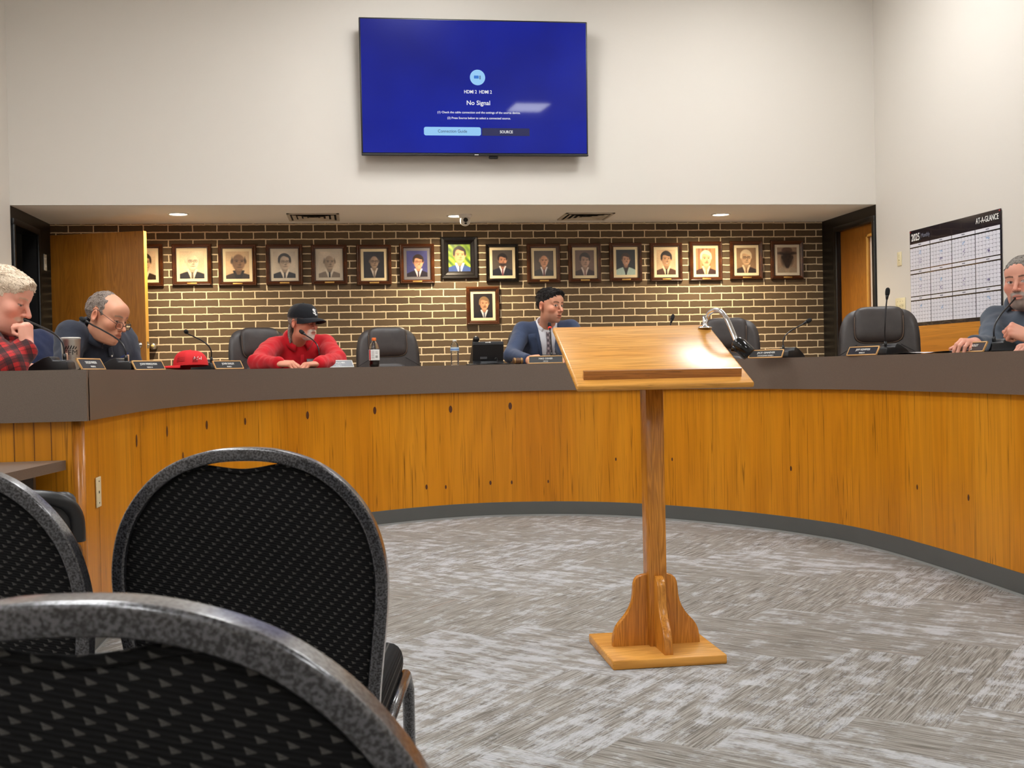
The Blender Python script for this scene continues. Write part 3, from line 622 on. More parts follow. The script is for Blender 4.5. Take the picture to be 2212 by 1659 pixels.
def portraits():
    photo = vcol('photo_print', .3, 'Col'); photo.node_tree.nodes['Principled BSDF'].inputs['Coat Weight'].default_value = .25
    fr_br = wood('walnut_frame', srgb(62, 32, 14), srgb(84, 44, 20), srgb(104, 58, 26), 'X', 6, .3, 'Object', .3, .7, 5, 1); fr_bk = plain('black_frame_wood', srgb(20, 16, 15), .22)
    mat_c = plain('cream_mat', srgb(226, 208, 170), .8); mat_w = plain('pale_mat', srgb(206, 196, 178), .8); mat_g = plain('grey_mat', srgb(104, 100, 104), .8); bead = plain('dark_inner_bead', srgb(38, 20, 10), .3)
    W_, sep = (226, 206, 176), (196, 172, 140)
    G = [ # x, z, w, h, label, style
     (-1.860, 2.024, .317, .385, 'leftmost portrait, half hidden behind the open door edge', dict(bg=(214, 190, 158), skin=(186, 152, 120), coat=(46, 40, 36), shirt=W_, tie=(40, 36, 34), hair=(48, 40, 34), line=.6)),
     (-1.454, 2.026, .345, .377, 'sepia portrait of an old balding man in glasses, pale ground, beside the open door', dict(bg=(216, 192, 156), skin=(226, 200, 166), coat=(34, 32, 34), shirt=(232, 214, 184), tie=(96, 80, 62), fringe=(214, 198, 172), glasses=(120, 100, 80), dy=.05)),
     (-1.056, 2.020, .338, .377, 'sepia portrait of a dark bald smiling man in a black clerical style collar', dict(bg=(196, 168, 132), skin=(132, 102, 76), coat=(58, 46, 38), shirt=(36, 30, 28), fringe=(52, 42, 34), dx=.06, s=1.12, smile=0)),
     (-.643, 2.020, .327, .371, 'sepia portrait of a man in thin glasses with receding dark hair and dark suit', dict(bg=(198, 186, 168), skin=(190, 170, 148), coat=(38, 36, 38), shirt=(220, 210, 196), tie=(60, 54, 54), hair=(48, 42, 40), line=.66, glasses=(90, 80, 74))),
     (-.243, 2.018, .323, .366, 'faded portrait of a bald man in a light grey suit with small dark tie', dict(bg=(200, 186, 166), skin=(168, 148, 126), coat=(122, 108, 94), shirt=(206, 196, 180), tie=(40, 36, 36), fringe=(112, 100, 88), s=.98)),
     (.160, 2.013, .318, .371, 'dark toned portrait of a bald man in glasses against a black ground', dict(bg=(44, 40, 44), skin=(156, 132, 112), coat=(40, 36, 40), shirt=(190, 178, 168), tie=(120, 106, 96), fringe=(90, 78, 70), glasses=(60, 50, 46), s=.85, dy=.1)),
     (.553, 2.019, .321, .369, 'colour portrait of a smiling man in big glasses, blue ground, grey mat', dict(bg=(66, 66, 116), skin=(214, 156, 122), coat=(40, 32, 42), shirt=(220, 206, 202), tie=(60, 44, 60), hair=(52, 36, 30), glasses=(90, 60, 50), smile=1, s=.9, dy=-.05, dx=.1)),
     (.944, 2.070, .347, .393, 'colour portrait in a wide black frame, blue suit before green leaves', dict(bg=(112, 138, 46), leaf=1, skin=(222, 158, 112), coat=(58, 78, 128), shirt=(236, 236, 244), tie=(70, 74, 84), hair=(40, 30, 26), line=.6)),
     (1.343, 2.021, .307, .355, 'colour portrait in a narrow black frame of a bearded man in a dark suit', dict(bg=(84, 74, 66), skin=(196, 142, 112), coat=(34, 34, 44), shirt=(216, 206, 206), tie=(120, 60, 66), hair=(44, 32, 28), beard=(62, 44, 38), s=.82, dy=.08)),
     (1.732, 2.013, .315, .366, 'colour portrait of a bald man in a grey suit with red tie', dict(bg=(96, 86, 78), skin=(206, 156, 126), coat=(72, 70, 70), shirt=(206, 200, 200), tie=(92, 44, 50), fringe=(170, 150, 136), s=.86, dy=.05)),
     (2.121, 2.015, .313, .368, 'faded brown portrait of a young man with a full dark crop of hair', dict(bg=(112, 90, 78), skin=(176, 144, 124), coat=(62, 46, 44), shirt=(196, 180, 168), tie=(120, 84, 78), hair=(58, 46, 42), s=.95)),
     (2.515, 2.017, .315, .368, 'colour portrait of a man in a pale jacket with open dark collar', dict(bg=(44, 46, 50), skin=(180, 136, 110), coat=(168, 186, 176), shirt=(60, 50, 48), tie=(40, 44, 44), hair=(70, 50, 40), s=.82, dy=.08, smile=1)),
     (2.907, 2.015, .317, .367, 'sepia portrait of a broadly grinning man with dark slick hair and thin tie', dict(bg=(206, 176, 140), skin=(192, 148, 110), coat=(86, 58, 40), shirt=(228, 206, 172), tie=(40, 26, 20), hair=(40, 28, 22), smile=1, dy=.05)),
     (3.296, 2.020, .325, .378, 'sepia portrait of a white haired man before a curtain, brightest under the right light', dict(bg=(190, 130, 88), curtain=1, skin=(220, 176, 130), coat=(66, 46, 40), shirt=(230, 200, 160), tie=(190, 130, 96), hair=(226, 204, 172), line=.56, stache=(150, 110, 80))),
     (3.697, 2.026, .325, .371, 'sepia portrait of a white haired man in heavy browline glasses', dict(bg=(140, 110, 80), skin=(196, 160, 122), coat=(60, 46, 38), shirt=(206, 180, 146), tie=(120, 90, 66), hair=(206, 184, 150), glasses=(70, 54, 44), dx=-.05)),
     (4.104, 2.026, .329, .375, 'rightmost portrait, a very faded dark figure in a broad hat', dict(bg=(150, 128, 108), skin=(92, 70, 58), coat=(150, 134, 116), shirt=(160, 142, 122), brim=(64, 48, 40), s=1.0)),
     (1.154, 1.626, .310, .354, 'portrait hung alone below the row, colour, smiling man with moustache and fair hair', dict(bg=(44, 38, 38), skin=(206, 150, 116), coat=(32, 32, 38), shirt=(214, 208, 206), tie=(90, 92, 104), hair=(134, 106, 76), stache=(120, 90, 64), smile=0, dx=.1, s=.9)),
    ]
    for i, (x, z, w_, h_, lab, st) in enumerate(G):
        k = i; blk = k in (7, 8); wide = k == 7
        t = thing('portrait', 'framed '+lab if not lab.startswith(('leftmost', 'rightmost')) else lab[0].upper()+lab[1:], 'picture', (x, YB-.004, z), 0, 'framed portraits on the brick wall')
        fm = fr_bk if blk else fr_br; fw = .072 if wide else (.034 if blk else .040)
        ow, oh = w_/2, h_/2
        steps = [(0, .0, -.004), (.003, .0, -.022), (.010, 0, -.030), (fw*.45, 0, -.026), (fw*.55, 0, -.031), (fw*.8, 0, -.022), (fw, 0, -.014), (fw, 0, -.004)]
        b = MB()
        rings = [[(-ow+d, y, -oh+d), (ow-d, y, -oh+d), (ow-d, y, oh-d), (-ow+d, y, oh-d)] for d, _, y in steps]
        for a, c in zip(rings, rings[1:]):
            for n in range(4): b.quad([a[n], a[(n+1) % 4], c[(n+1) % 4], c[n]])
        b.build('frame', fm, t)
        if not blk:
            d = fw-.004; b = MB()
            for sx, sz, ww, hh in ((0, oh-d, 2*(ow-d), .004), (0, -oh+d, 2*(ow-d), .004), (ow-d, 0, .004, 2*(oh-d)), (-ow+d, 0, .004, 2*(oh-d))): b.box((sx, -.017, sz), (ww, .006, hh))
            b.build('inner_bead', bead, t)
        iw, ih = ow-fw, oh-fw
        mt = .0 if wide else .026
        pw, ph = iw-mt, ih-mt*1.0
        b = MB(); b.box((0, -.008, 0), (2*iw+.004, .006, 2*ih+.004)); b.build('mat_board', mat_g if k == 6 else (mat_w if k in (3, 4, 15) else mat_c), t)
        nx, ny = 56, 70; C = paint(nx, ny, dict(st, seed=i+2)); xs = np.linspace(-pw, pw, nx); zs = np.linspace(-ph, ph, ny)
        V = np.stack([np.tile(xs, ny), np.full(nx*ny, -.0118), np.repeat(zs, nx)], 1)
        idx = np.arange(nx*ny).reshape(ny, nx); F = np.stack([idx[:-1, :-1], idx[:-1, 1:], idx[1:, 1:], idx[1:, :-1]], -1).reshape(-1, 4)
        np_mesh('photo', V, F, photo, t, C.reshape(-1, 3), False)
        if k not in (0, 7, 8, 16): b = MB(); b.box((0, -.030, -oh+fw*.52), (.085, .004, .014), .001); b.build('name_plaque', MT['brass'], t)
portraits()

# ------------------------------------------------------------------ things on the right wall, doorstop
def wall_bits():
    t = thing('wall_calendar', 'big white 2025 year planner with black header on the right wall', 'calendar', (XR-.003, 7.87, 1.697), R(-90))
    # local x runs along the wall towards the viewer, -y faces the room
    W, H = 1.30, .775; nb = plain('planner_black', srgb(24, 22, 34), .16); nb.node_tree.nodes['Principled BSDF'].inputs['Coat Weight'].default_value = .5
    wp = plain('planner_paper', srgb(222, 222, 232), .35); ln = plain('planner_rule', srgb(120, 122, 136), .6); cyan = plain('planner_marker_blue', srgb(60, 150, 206), .6); pk = plain('planner_marker_violet', srgb(90, 70, 140), .6); wi = MT['white_ink']
    rows = 14; Pg = [[(-W/2+W*j/24, -.004-.003*math.sin(j*.9+i*.5)*(i/rows)*.6, H/2-H*i/rows) for j in range(25)] for i in range(rows+1)]
    b = MB(); b.grid(Pg, 0, True); b.build('backing_sheet', nb, t)
    b = MB(); hdr, m = .112, .012; cw = (W-2*m-3*.008)/4; chh = (H-hdr-.03-2*.008)/3
    rules, days, marks, marks2 = MB(), MB(), MB(), MB(); rg = random.Random(5)
    y0 = -.0085
    for r in range(3):
        for c in range(4):
            x0 = -W/2+m+c*(cw+.008); z1 = H/2-hdr-r*(chh+.008)
            b.quad([(x0, y0, z1-.024), (x0+cw, y0, z1-.024), (x0+cw, y0, z1), (x0, y0, z1)])
            zb = z1-chh; zt = z1-.034
            b.quad([(x0, y0, zb), (x0+cw, y0, zb), (x0+cw, y0, zt), (x0, y0, zt)])
            rules.quad([(x0+cw*.43, y0-.0004, z1-.016), (x0+cw*.57, y0-.0004, z1-.016), (x0+cw*.57, y0-.0004, z1-.008), (x0+cw*.43, y0-.0004, z1-.008)])
            for k in range(1, 7): x = x0+cw*k/7; rules.quad([(x, y0-.0004, zb), (x+.0016, y0-.0004, zb), (x+.0016, y0-.0004, zt), (x, y0-.0004, zt)])
            for k in range(1, 6): z = zb+(zt-zb)*k/6; rules.quad([(x0, y0-.0004, z), (x0+cw, y0-.0004, z), (x0+cw, y0-.0004, z+.0016), (x0, y0-.0004, z+.0016)])
            for k in range(7):
                for q in range(6): x = x0+cw*(k+.78)/7; z = zb+(zt-zb)*(q+.80)/6; days.quad([(x, y0-.0006, z), (x+.006, y0-.0006, z), (x+.006, y0-.0006, z+.006), (x, y0-.0006, z+.006)])
            def scr(mb, k, q, n, s):
                for _ in range(n):
                    x = x0+cw*(k+rg.uniform(.1, .9))/7; z = zb+(zt-zb)*(q+rg.uniform(.15, .85))/6; a = rg.uniform(-.6, 1.2); l = s*rg.uniform(.5, 1.2); dx, dz = math.cos(a)*l, math.sin(a)*l
                    mb.quad([(x, y0-.0008, z), (x+dx, y0-.0008, z+dz), (x+dx, y0-.0008, z+dz+.003), (x, y0-.0008, z+.003)])
            if r*4+c not in (6, 7, 10): scr(marks, 3, 4 if c != 1 else 3, 9, .016)
            if r < 2: scr(marks2, 3, 2-(c % 2), 8, .014); scr(marks2, 3, 1, 6, .012)
    o_ = len(b.v); b.add(days.v, days.f, 1); b.build('month_sheets', [wp, ln], t); rules.build('ruling', ln, t); marks.build('blue_notes', cyan, t); marks2.build('violet_notes', pk, t)
    X, Y, Z = (1, 0, 0), (0, 0, 1), (0, -1, 0)
    fit_text('2025', .058, .13, wi, t, (-W/2+.10, -.0085, H/2-.062), X, Y, Z, 'year_number', .02)
    fit_text('Monthly', .034, .13, ln, t, (-W/2+.26, -.0085, H/2-.058), X, Y, Z, 'script_lettering'); b = MB(); b.box((-W/2+.178, -.0085, H/2-.06), (.0015, .0006, .06)); b.build('rule_mark', ln, t)
    fit_text('AT-A-GLANCE', .042, .29, wi, t, (W/2-.172, -.0085, H/2-.052), X, Y, Z, 'brand_lettering', .008)
    pin = plain('red_pin', srgb(170, 40, 44), .5)
    for sx in (-1, 1): b = MB(); b.ball((sx*(W/2-.015), -.008, H/2-.012), (.009, .004, .005), 10); b.build('push_pin', pin, t)
    for y, z, w_, h_, n, nm, lab in ((8.705, 1.88, .072, .115, 1, 'light_switch', 'ivory single switch plate on the right wall above the triple one'), (8.70, 1.497, .165, .118, 3, 'light_switch', 'ivory triple switch plate on the right wall behind a leather chair')):
        t = thing(nm, lab, 'switch', (XR-.001, y, z), R(-90)); b = MB(); b.box((0, -.003, 0), (w_, .006, h_), .002); b.build('plate', MT['ivory'], t)
        for k in range(n): b = MB(); b.box(((k-(n-1)/2)*.046, -.009, .0), (.010, .012, .022), .002, rot=Matrix.Rotation(R(18), 3, 'X')); b.build('toggle', MT['ivory'], t)
        for k in range(n):
            for s in (-1, 1): b = MB(); b.ball(((k-(n-1)/2)*.046, -.006, s*.03), (.003, .0015, .003), 8); b.build('screw', MT['dark'], t)
    p = on_y(331, 748, YB-.03)
    t = thing('door_stop', 'round metal door stop with a yellowish rubber bumper on the bricks by the open door', 'door stop', (p.x, YB, p.z)); t.rotation_euler = (R(90), 0, 0)
    b = MB(); b.lathe([(.034, 0), (.036, .006), (.030, .03), (.027, .055), (.020, .062), (0, .062)], 28); b.build('cup', MT['nickel'], t)
    b = MB(); b.lathe([(0, .0615), (.017, .0615), (.013, .072), (0, .074)], 20, caps=False); b.build('bumper', plain('aged_rubber', srgb(196, 178, 120), .6), t)
    t = thing('light_switch', 'pale double switch plate in the black doorway at far left', 'switch', (XL-.0, 10.06, 2.04), R(90)); b = MB(); b.box((0, -.003, 0), (.075, .006, .14), .002); b.build('plate', MT['white_plastic'], t)
    for s in (-1, 1): b = MB(); b.box((0, -.008, s*.03), (.012, .01, .022), .002); b.build('toggle', MT['white_plastic'], t)
wall_bits()

# ------------------------------------------------------------------ lectern
def lectern():
    cx, cy = 1.04, 3.905
    t = thing('lectern', 'honey oak lectern on a square foot, with slanted reading board', 'lectern', (cx, cy, 0))
    b = MB(); b.box((0, 0, .0165), (.405, .405, .033), .005, 2); b.build('base_plate', MT['oak_h'], t)
    b = MB(); b.box((.005, 0, .53), (.065, .082, 1.0), .002, 1); b.build('post', MT['oak_v'], t)
    prof = [(0, 0), (.130, 0), (.129, .025), (.125, .048), (.118, .066), (.107, .082), (.092, .098), (.078, .115), (.066, .135), (.058, .155), (.053, .180), (.051, .205), (.049, .222), (.043, .238), (.033, .248), (.018, .253), (0, .254)]
    for k, (nx, ny, off) in enumerate(((-1, 0, .030), (1, 0, .036), (0, -1, .041), (0, 1, .041))):
        b = MB(); M = frame_m((.005 if nx == 0 else 0, 0, .033), (nx, ny, 0), (0, 0, 1), (ny, -nx, 0))
        bb = bmesh.new(); pts = [(x+off-.002, y) for x, y in prof]; vs0 = [bb.verts.new((x, y, -.0155)) for x, y in pts]; f = bb.faces.new(vs0); r = bmesh.ops.extrude_face_region(bb, geom=[f]); bmesh.ops.translate(bb, verts=[v for v in r['geom'] if isinstance(v, bmesh.types.BMVert)], vec=(0, 0, .031))
        bmesh.ops.recalc_face_normals(bb, faces=bb.faces[:]); ed = [e for e in bb.edges if abs(e.verts[0].co.z-e.verts[1].co.z) < 1e-6 and min(e.verts[0].co.x, e.verts[1].co.x) > off]
        bmesh.ops.bevel(bb, geom=ed, offset=.004, segments=2, profile=.5, affect='EDGES', clamp_overlap=True)
        b.bm(bb, 0, False, M); b.build('buttress', MT['oak_v'], t, auto=35)
    # slanted board
    a = R(21.6); L = .595; ct = Matrix.Rotation(R(-1.9), 4, 'Z') @ Matrix.Translation((-.003, -.255, .957)) @ Matrix.Rotation(a, 4, 'X')    # origin at the front lower edge
    b = MB(); b.box((0, L/2, .010), (.612, L, .022), .007, 3); b.xf(ct); b.build('reading_board', MT['oak_h'], t, auto=40)
    b = MB(); b.prism([(.050, .0205), (.075, .0205), (.072, .047), (.066, .050), (.056, .050)], -.275, .275, M=ct @ frame_m((0, 0, 0), (0, 1, 0), (0, 0, 1), (1, 0, 0))); b.build('book_ledge', MT['oak_d'], t)
    b = MB(); b.box((.005, .27, -.012), (.2, .24, .022), .003); b.xf(ct); b.build('cleat', MT['oak_d'], t)
    # gooseneck reading lamp
    fl = ct @ Vector((.281, L-.045, .021)); n = (ct.to_3x3() @ Vector((0, 0, 1))).normalized()
    g = bpy.data.objects.new('reading_lamp', None); COL.objects.link(g); g.parent = t; g.location = fl; g.empty_display_size = .05; g['label'] = 'chrome gooseneck lamp with a black head'
    b = MB(); b.lathe([(0, 0), (.027, 0), (.027, .003), (.022, .006), (.009, .008), (.009, .02), (.0085, .05), (0, .05)], 28); b.build('flange', MT['chrome'], g)
    for k in range(3): 
        b = MB(); b.ball((.018*math.cos(k*2.1), .018*math.sin(k*2.1), .006), (.003, .003, .0015), 8); b.build('screw', MT['dark'], g)
    W0 = Vector((cx, cy, 0))+fl
    pts = [(1526, 690, 4.29), (1529, 681, 4.285), (1535, 674, 4.27), (1545, 670, 4.25), (1555, 672, 4.22), (1564, 680, 4.19), (1572, 693, 4.15), (1579, 709, 4.12), (1586, 726, 4.09), (1592, 742, 4.07)]
    path = [at(*p)-W0 for p in pts]; path = [Vector((0, 0, .02))] + path; path = spline(path, 8)
    b = MB(); b.tube(path, [.0092+.0006*((i % 2)*2-1) for i in range(len(path))], 14, 0); b.build('gooseneck', MT['chrome'], g)
    e = path[-1]; hd = (at(1611, 762, 3.93)-W0); ax = Vector((.55, -.25, -.62)).normalized()
    q = ax.to_track_quat('Z', 'Y').to_matrix().to_4x4(); b = MB(); b.lathe([(0, -.034), (.014, -.034), (.023, -.027), (.028, -.006), (.0285, .038), (.026, .042), (.022, .037), (0, .032)], 28)
    b.xf(Matrix.Translation(e+Vector((.016, 0, -.012))) @ q); b.tube([e+Vector((-.006, 0, -.006)), e+Vector((-.012, .0, -.03))], .012, 12); b.tube([e, e+Vector((.012, 0, -.01))], .013, 12); b.build('lamp_head', MT['black_gloss'], g)
lectern()

# ------------------------------------------------------------------ leather chairs behind the desk
def make_office_chair():
    t = thing('office_chair', '', 'chair')
    # faces +Y; back leans to -Y
    Bk = Matrix.Translation((0, -.21, .47)) @ Matrix.Rotation(R(9), 4, 'X')
    def cushion(w_, h_, th, cz, cy, top=.35, bulge=.02, ex=3.2, n=22, wb=1.0):
        """soft slab in the local XZ plane: rounded outline, domed front, flat rear"""
        b = MB(); m = 14
        for sgn in (1, -1):
            Pt = []
            for i in range(m+1):
                r = i/m; row = []
                for k in range(n*2+1):
                    a = 2*math.pi*k/(n*2); c, s = math.cos(a), math.sin(a)
                    x = math.copysign(abs(c)**(2/ex), c)*w_/2*r; z = math.copysign(abs(s)**(2/ex), s)*h_/2*r
                    x *= 1+(wb-1)*(.5-z/h_)
                    d = (1-r**2.6)**.5 if r < 1 else 0
                    row.append((x, cy+sgn*(th/2*d)+(bulge*(1-(2*x/w_)**2) if sgn > 0 else 0)*0 - .10*(2*x/.5)**2*.0, cz+z))
                Pt.append(row)
            b.grid(Pt, 0, True, None, sgn < 0)
        return b
    def curve(b):                     # wrap the back a little round the sitter
        for i, v in enumerate(b.v): b.v[i] = Vector((v.x, v.y+.55*v.x*v.x, v.z))
        return b.xf(Bk)
    curve(cushion(.50, .70, .11, .37, 0, ex=4.2, wb=1.05)).build('backrest', MT['leather'], t)
    p = curve(cushion(.315, .25, .075, .60, .048, ex=4.5)).build('headrest_pillow', MT['leather'], t)
    st = MB(); 
    for off in (.004, .014):
        pts = []
        for k in range(40):
            a = R(180)+k/39*R(180); c, s = math.cos(a), math.sin(a); pts.append((math.copysign(abs(c)**.45, c)*(.1555-off), .072-.012, .60+math.copysign(abs(s)**.45, s)*(.123-off)))
        st.tube([(-.1545+off, .060, .655)] + pts + [(.1545-off, .060, .655)], .0012, 5)
    curve(st).build('stitching', MT['stitch'], p)
    curve(cushion(.33, .36, .075, .26, .042, ex=3.6)).build('lumbar_cushion', MT['leather'], t)
    s2 = MB()
    for sx in (-1, 1): s2.tube([(sx*.135, .062, .47), (sx*.20, .058, .43), (sx*.25, .036, .40)], .002, 5); s2.tube([(sx*.246, .012, z) for z in (.08, .2, .35, .5, .56)], .0015, 5)
    curve(s2).build('seam', MT['dark'], t)
    b = MB(); b.box((0, .04, .455), (.52, .52, .12), .05, 4); b.build('seat', MT['leather'], t)
    for sx in (-1, 1):
        a = thing('armrest', '', ''); del a['label']; del a['category']; a.parent = t
        b = MB(); b.tube(spline([(sx*.24, -.10, .42), (sx*.30, -.12, .46), (sx*.305, -.11, .60), (sx*.30, -.02, .655), (sx*.30, .12, .655), (sx*.30, .20, .60), (sx*.29, .20, .46), (sx*.24, .18, .42)], 6), .018, 10); b.build('arm_loop', MT['black_plastic'], a)
        b = MB(); b.box((sx*.30, .06, .672), (.06, .24, .035), .015, 3); b.build('arm_pad', MT['leather'], a)
    b = MB(); b.tube([(0, 0, .08), (0, 0, .25), (0, 0, .25), (0, 0, .42)], [.032, .032, .022, .022], 18); b.build('gas_column', MT['black_plastic'], t)
    for k in range(5):
        a = k*2*math.pi/5+.3; b = MB(); c, s = math.cos(a), math.sin(a); b.tube([(c*.02, s*.02, .10), (c*.30, s*.30, .075)], [.026, .018], 10); b.build('base_leg', MT['black_plastic'], t)
        b = MB(); b.tube([(c*.30-s*.022, s*.30+c*.022, .03), (c*.30+s*.022, s*.30-c*.022, .03)], .03, 16); b.tube([(c*.30, s*.30, .03), (c*.30, s*.30, .08)], .008, 8); b.build('caster', MT['black_plastic'], t)
    return t
CHAIR0 = None
def place_chair(px, dep, face, lab, z=PLAT, name=None, s=1.0):
    global CHAIR0
    o = CHAIR0 or make_office_chair()
    if CHAIR0: o = copy_tree(CHAIR0)
    CHAIR0 = CHAIR0 or o
    p = at(px, 800, dep); o.location = (p.x, p.y, z); o.rotation_euler.z = R(face); o['label'] = lab; o['group'] = 'leather chairs behind the council desk'; o.scale = (s, s, s)
    return o
# facing: 180 looks towards the photographer, 270 towards +X
place_chair(848, 8.62, 186, 'empty brown leather chair between the red shirted man and the suited man')
place_chair(592, 8.25, 207, 'brown leather chair the red shirted man with a black cap sits in')
place_chair(1566, 8.25, 158, 'empty brown leather chair partly behind the lectern board and its lamp')
place_chair(1897, 7.0, 152, 'empty brown leather chair in front of the right hand door and switches')

# ------------------------------------------------------------------ clerk's desk and chair at far left
def clerk():
    d = thing('clerk_desk', 'low taupe clerk desk butted against the left end of the council desk', 'desk', (0, 0, 0))
    b = MB(); pts = [(-1.075, 4.272), (-1.14, 3.70), (-1.35, 3.25), (-2.5, 3.2), (-2.5, 4.272)]; b.prism(pts[::-1], .702, .737); b.build('desk_top', MT['laminate'], d)
    b = MB(); b.box((-1.80, 4.23, .42), (1.25, .03, .56)); b.build('modesty_panel', MT['laminate'], d)
    for x in (-2.44, ): b = MB(); b.box((x, 3.75, .35), (.03, .9, .70)); b.build('side_panel', MT['laminate'], d)
    b = MB(); b.tube([(-1.75, 3.32, 0), (-1.75, 3.32, .703)], .025, 12); b.build('leg', MT['black_plastic'], d)
    p = at(100, 1100, 3.80)
    t = thing('task_chair', 'black leather task chair tucked under the clerk desk at far left', 'chair', (-1.15, 4.02, 0), R(4))
    bl = plain('black_leather', srgb(24, 24, 26), .4); 
    b = MB(); b.box((0, .0, .535), (.40, .07, .26), .06, 4); 
    for i, v in enumerate(b.v): b.v[i] = Vector((v.x, v.y+.7*v.x*v.x, v.z))
    b.xf(Matrix.Translation((0, -.22, 0))); b.build('backrest', bl, t)
    b = MB(); b.tube(spline([(-.205, -.205, .50), (-.200, -.215, .59), (-.15, -.25, .645), (0, -.262, .660), (.15, -.25, .645), (.200, -.215, .59), (.205, -.205, .50)], 6), .024, 12); b.build('top_roll', bl, t)
    b = MB(); b.box((-.03, .03, .40), (.36, .40, .09), .035, 3); b.build('seat', bl, t); b = MB(); b.tube([(0, -.02, .05), (0, -.02, .37)], .022, 12); b.tube([(0, -.1, .36), (0, -.24, .40), (0, -.25, .5)], .015, 8); b.build('column', MT['black_plastic'], t)
    for k in range(5): a = k*1.2566; b = MB(); b.tube([(0, -.02, .09), (.24*math.cos(a), -.02+.24*math.sin(a), .055)], .018, 8); b.tube([(.24*math.cos(a), -.02+.24*math.sin(a), .0), (.24*math.cos(a), -.02+.24*math.sin(a), .055)], .022, 10); b.build('base_leg', MT['black_plastic'], t)
clerk()

# ------------------------------------------------------------------ stacking banquet chairs of the audience
def make_banquet():
    t = thing('banquet_chair', '', 'chair')
    Hh = .925; tw, td = .021, .030                          # tube seen from behind and its depth
    # outline of the crown back in its own plane: half width against distance below the top
    half = [(0, 0), (.05, .0035), (.10, .018), (.138, .040), (.170, .071), (.195, .108), (.211, .150), (.2195, .20), (.219, .25), (.214, .30), (.206, .36), (.199, .42), (.195, .48)]
    lean = lambda d: -.235 - .075*(1-d/.48)                  # y of the back plane, leaning to the rear at the top
    out = [(-x, d) for x, d in half[::-1]] + half[1:]
    cl = [Vector((p.x, lean(p.y), Hh-p.y)) for p in [Vector((q.x, q.y, 0)) for q in spline([(x, d, 0) for x, d in out], 6)]]
    b = MB(); n = len(cl); V = []; 
    rnd = .0045
    sec = []
    for (sx, sy) in ((1, 1), (-1, 1), (-1, -1), (1, -1)):
        for k in range(4):
            a = {(1, 1): 0, (-1, 1): 90, (-1, -1): 180, (1, -1): 270}[(sx, sy)]+k*30
            sec.append((sx*(tw/2-rnd)+math.cos(R(a))*rnd, sy*(td/2-rnd)+math.sin(R(a))*rnd))
    rows = []
    for i in range(n):
        a, c = cl[max(0, i-1)], cl[min(n-1, i+1)]; T = (c-a).normalized(); Y = Vector((0, 1, 0)); Y = (Y-T*Y.dot(T)).normalized(); N = Y.cross(T)
        rows.append([cl[i]+N*(tw/2)+N*u+Y*v for u, v in sec])
        rows[-1].append(rows[-1][0])
    b.grid(rows, 0, True); o = b.build('back_frame', MT['hammer'], t); o.modifiers.new('weighted', 'WEIGHTED_NORMAL')
    # padded panel: closed outline inside the tube, dipping in the middle to leave the hand hole
    inr = []
    for i in range(n):
        a, c = cl[max(0, i-1)], cl[min(n-1, i+1)]; T = (c-a).normalized(); N = Vector((T.z, 0, -T.x)); N = N if N.z < 0 or abs(N.z) < .05 and N.x*cl[i].x < 0 else -N
        if N.x*cl[i].x > 0: N.x = -N.x
        p = cl[i]+N*(tw-.003); inr.append((p.x, Hh-p.z))
    def topdip(x, d): return d + (.020*math.cos(x/.080*math.pi/2)**1.2 if abs(x) < .080 else 0)
    bd = [(x, topdip(x, d)) for x, d in inr]; bx = bd[-1][0]; bd += [(bx*(1-k/8), .475) for k in range(1, 16)]
    C0 = (0, .26)
    for sgn, nm in ((-1, 'back_panel'), (1, 'back_pad')):
        Pg = []
        for r in (0, .15, .3, .45, .6, .72, .82, .89, .94, .975, 1.0):
            dome = math.sqrt(max(0, 1-r**5)); row = []
            for x, d in bd+[bd[0]]: xx, dd = C0[0]+(x-C0[0])*r, C0[1]+(d-C0[1])*r; row.append((xx, lean(dd)+sgn*(.002+(.010 if sgn < 0 else .032)*dome), Hh-dd))
            Pg.append(row)
        b = MB(); b.grid(Pg, 0, True, None, sgn > 0); b.build(nm, MT['fleck'], t)
    wl = [(x, lean(d)-.004, Hh-d) for x, d in bd[:n] if abs(x) < .086]
    b = MB(); b.tube(wl, .0042, 8); b.build('welt', MT['fleck'], t)
    # seat, legs
    b = MB(); b.box((0, .0, .455), (.385, .42, .075), .032, 4); b.build('seat', MT['fleck'], t)
    b = MB(); b.box((0, 0, .412), (.37, .40, .02), .004); b.build('seat_frame', MT['hammer'], t)
    for sx in (-1, 1):
        b = MB(); b.tube([(sx*.185, lean(.46), Hh-.47), (sx*.20, -.235, .42), (sx*.212, -.30, 0)], .0125, 12); b.build('leg', MT['hammer'], t)
        b = MB(); b.tube([(sx*.190, -.20, .415), (sx*.196, .18, .425), (sx*.198, .21, .39), (sx*.196, .24, 0)], .0125, 12); b.build('leg', MT['hammer'], t)
    b = MB(); b.tube([(-.206, -.262, .20), (.206, -.262, .20)], .008, 8); b.build('stretcher', MT['hammer'], t)
    return t
bq = make_banquet()
G = 'black banquet chairs of the audience'
def put_banquet(o, x, y, rz, lab): o.location = (x, y, 0); o.rotation_euler.z = R(rz); o['label'] = lab; o['group'] = G
def bq_at(px, dep, rz, lab, first=False):
    o = bq if first else copy_tree(bq); p = at(px, 800, dep); a = R(rz); back = Vector((-math.sin(a), math.cos(a), 0))*-.30
    put_banquet(o, p.x-back.x, p.y-back.y, rz, lab); return o
bq_at(524, 1.755, -8, 'black crown back banquet chair in full view left of the lectern', True)
bq_at(-160, 1.60, -8, 'black banquet chair cut by the left edge of the photo')
bq_at(158, .635, -8, 'nearest black banquet chair, blurred at bottom left').scale = (1, 1, .991)

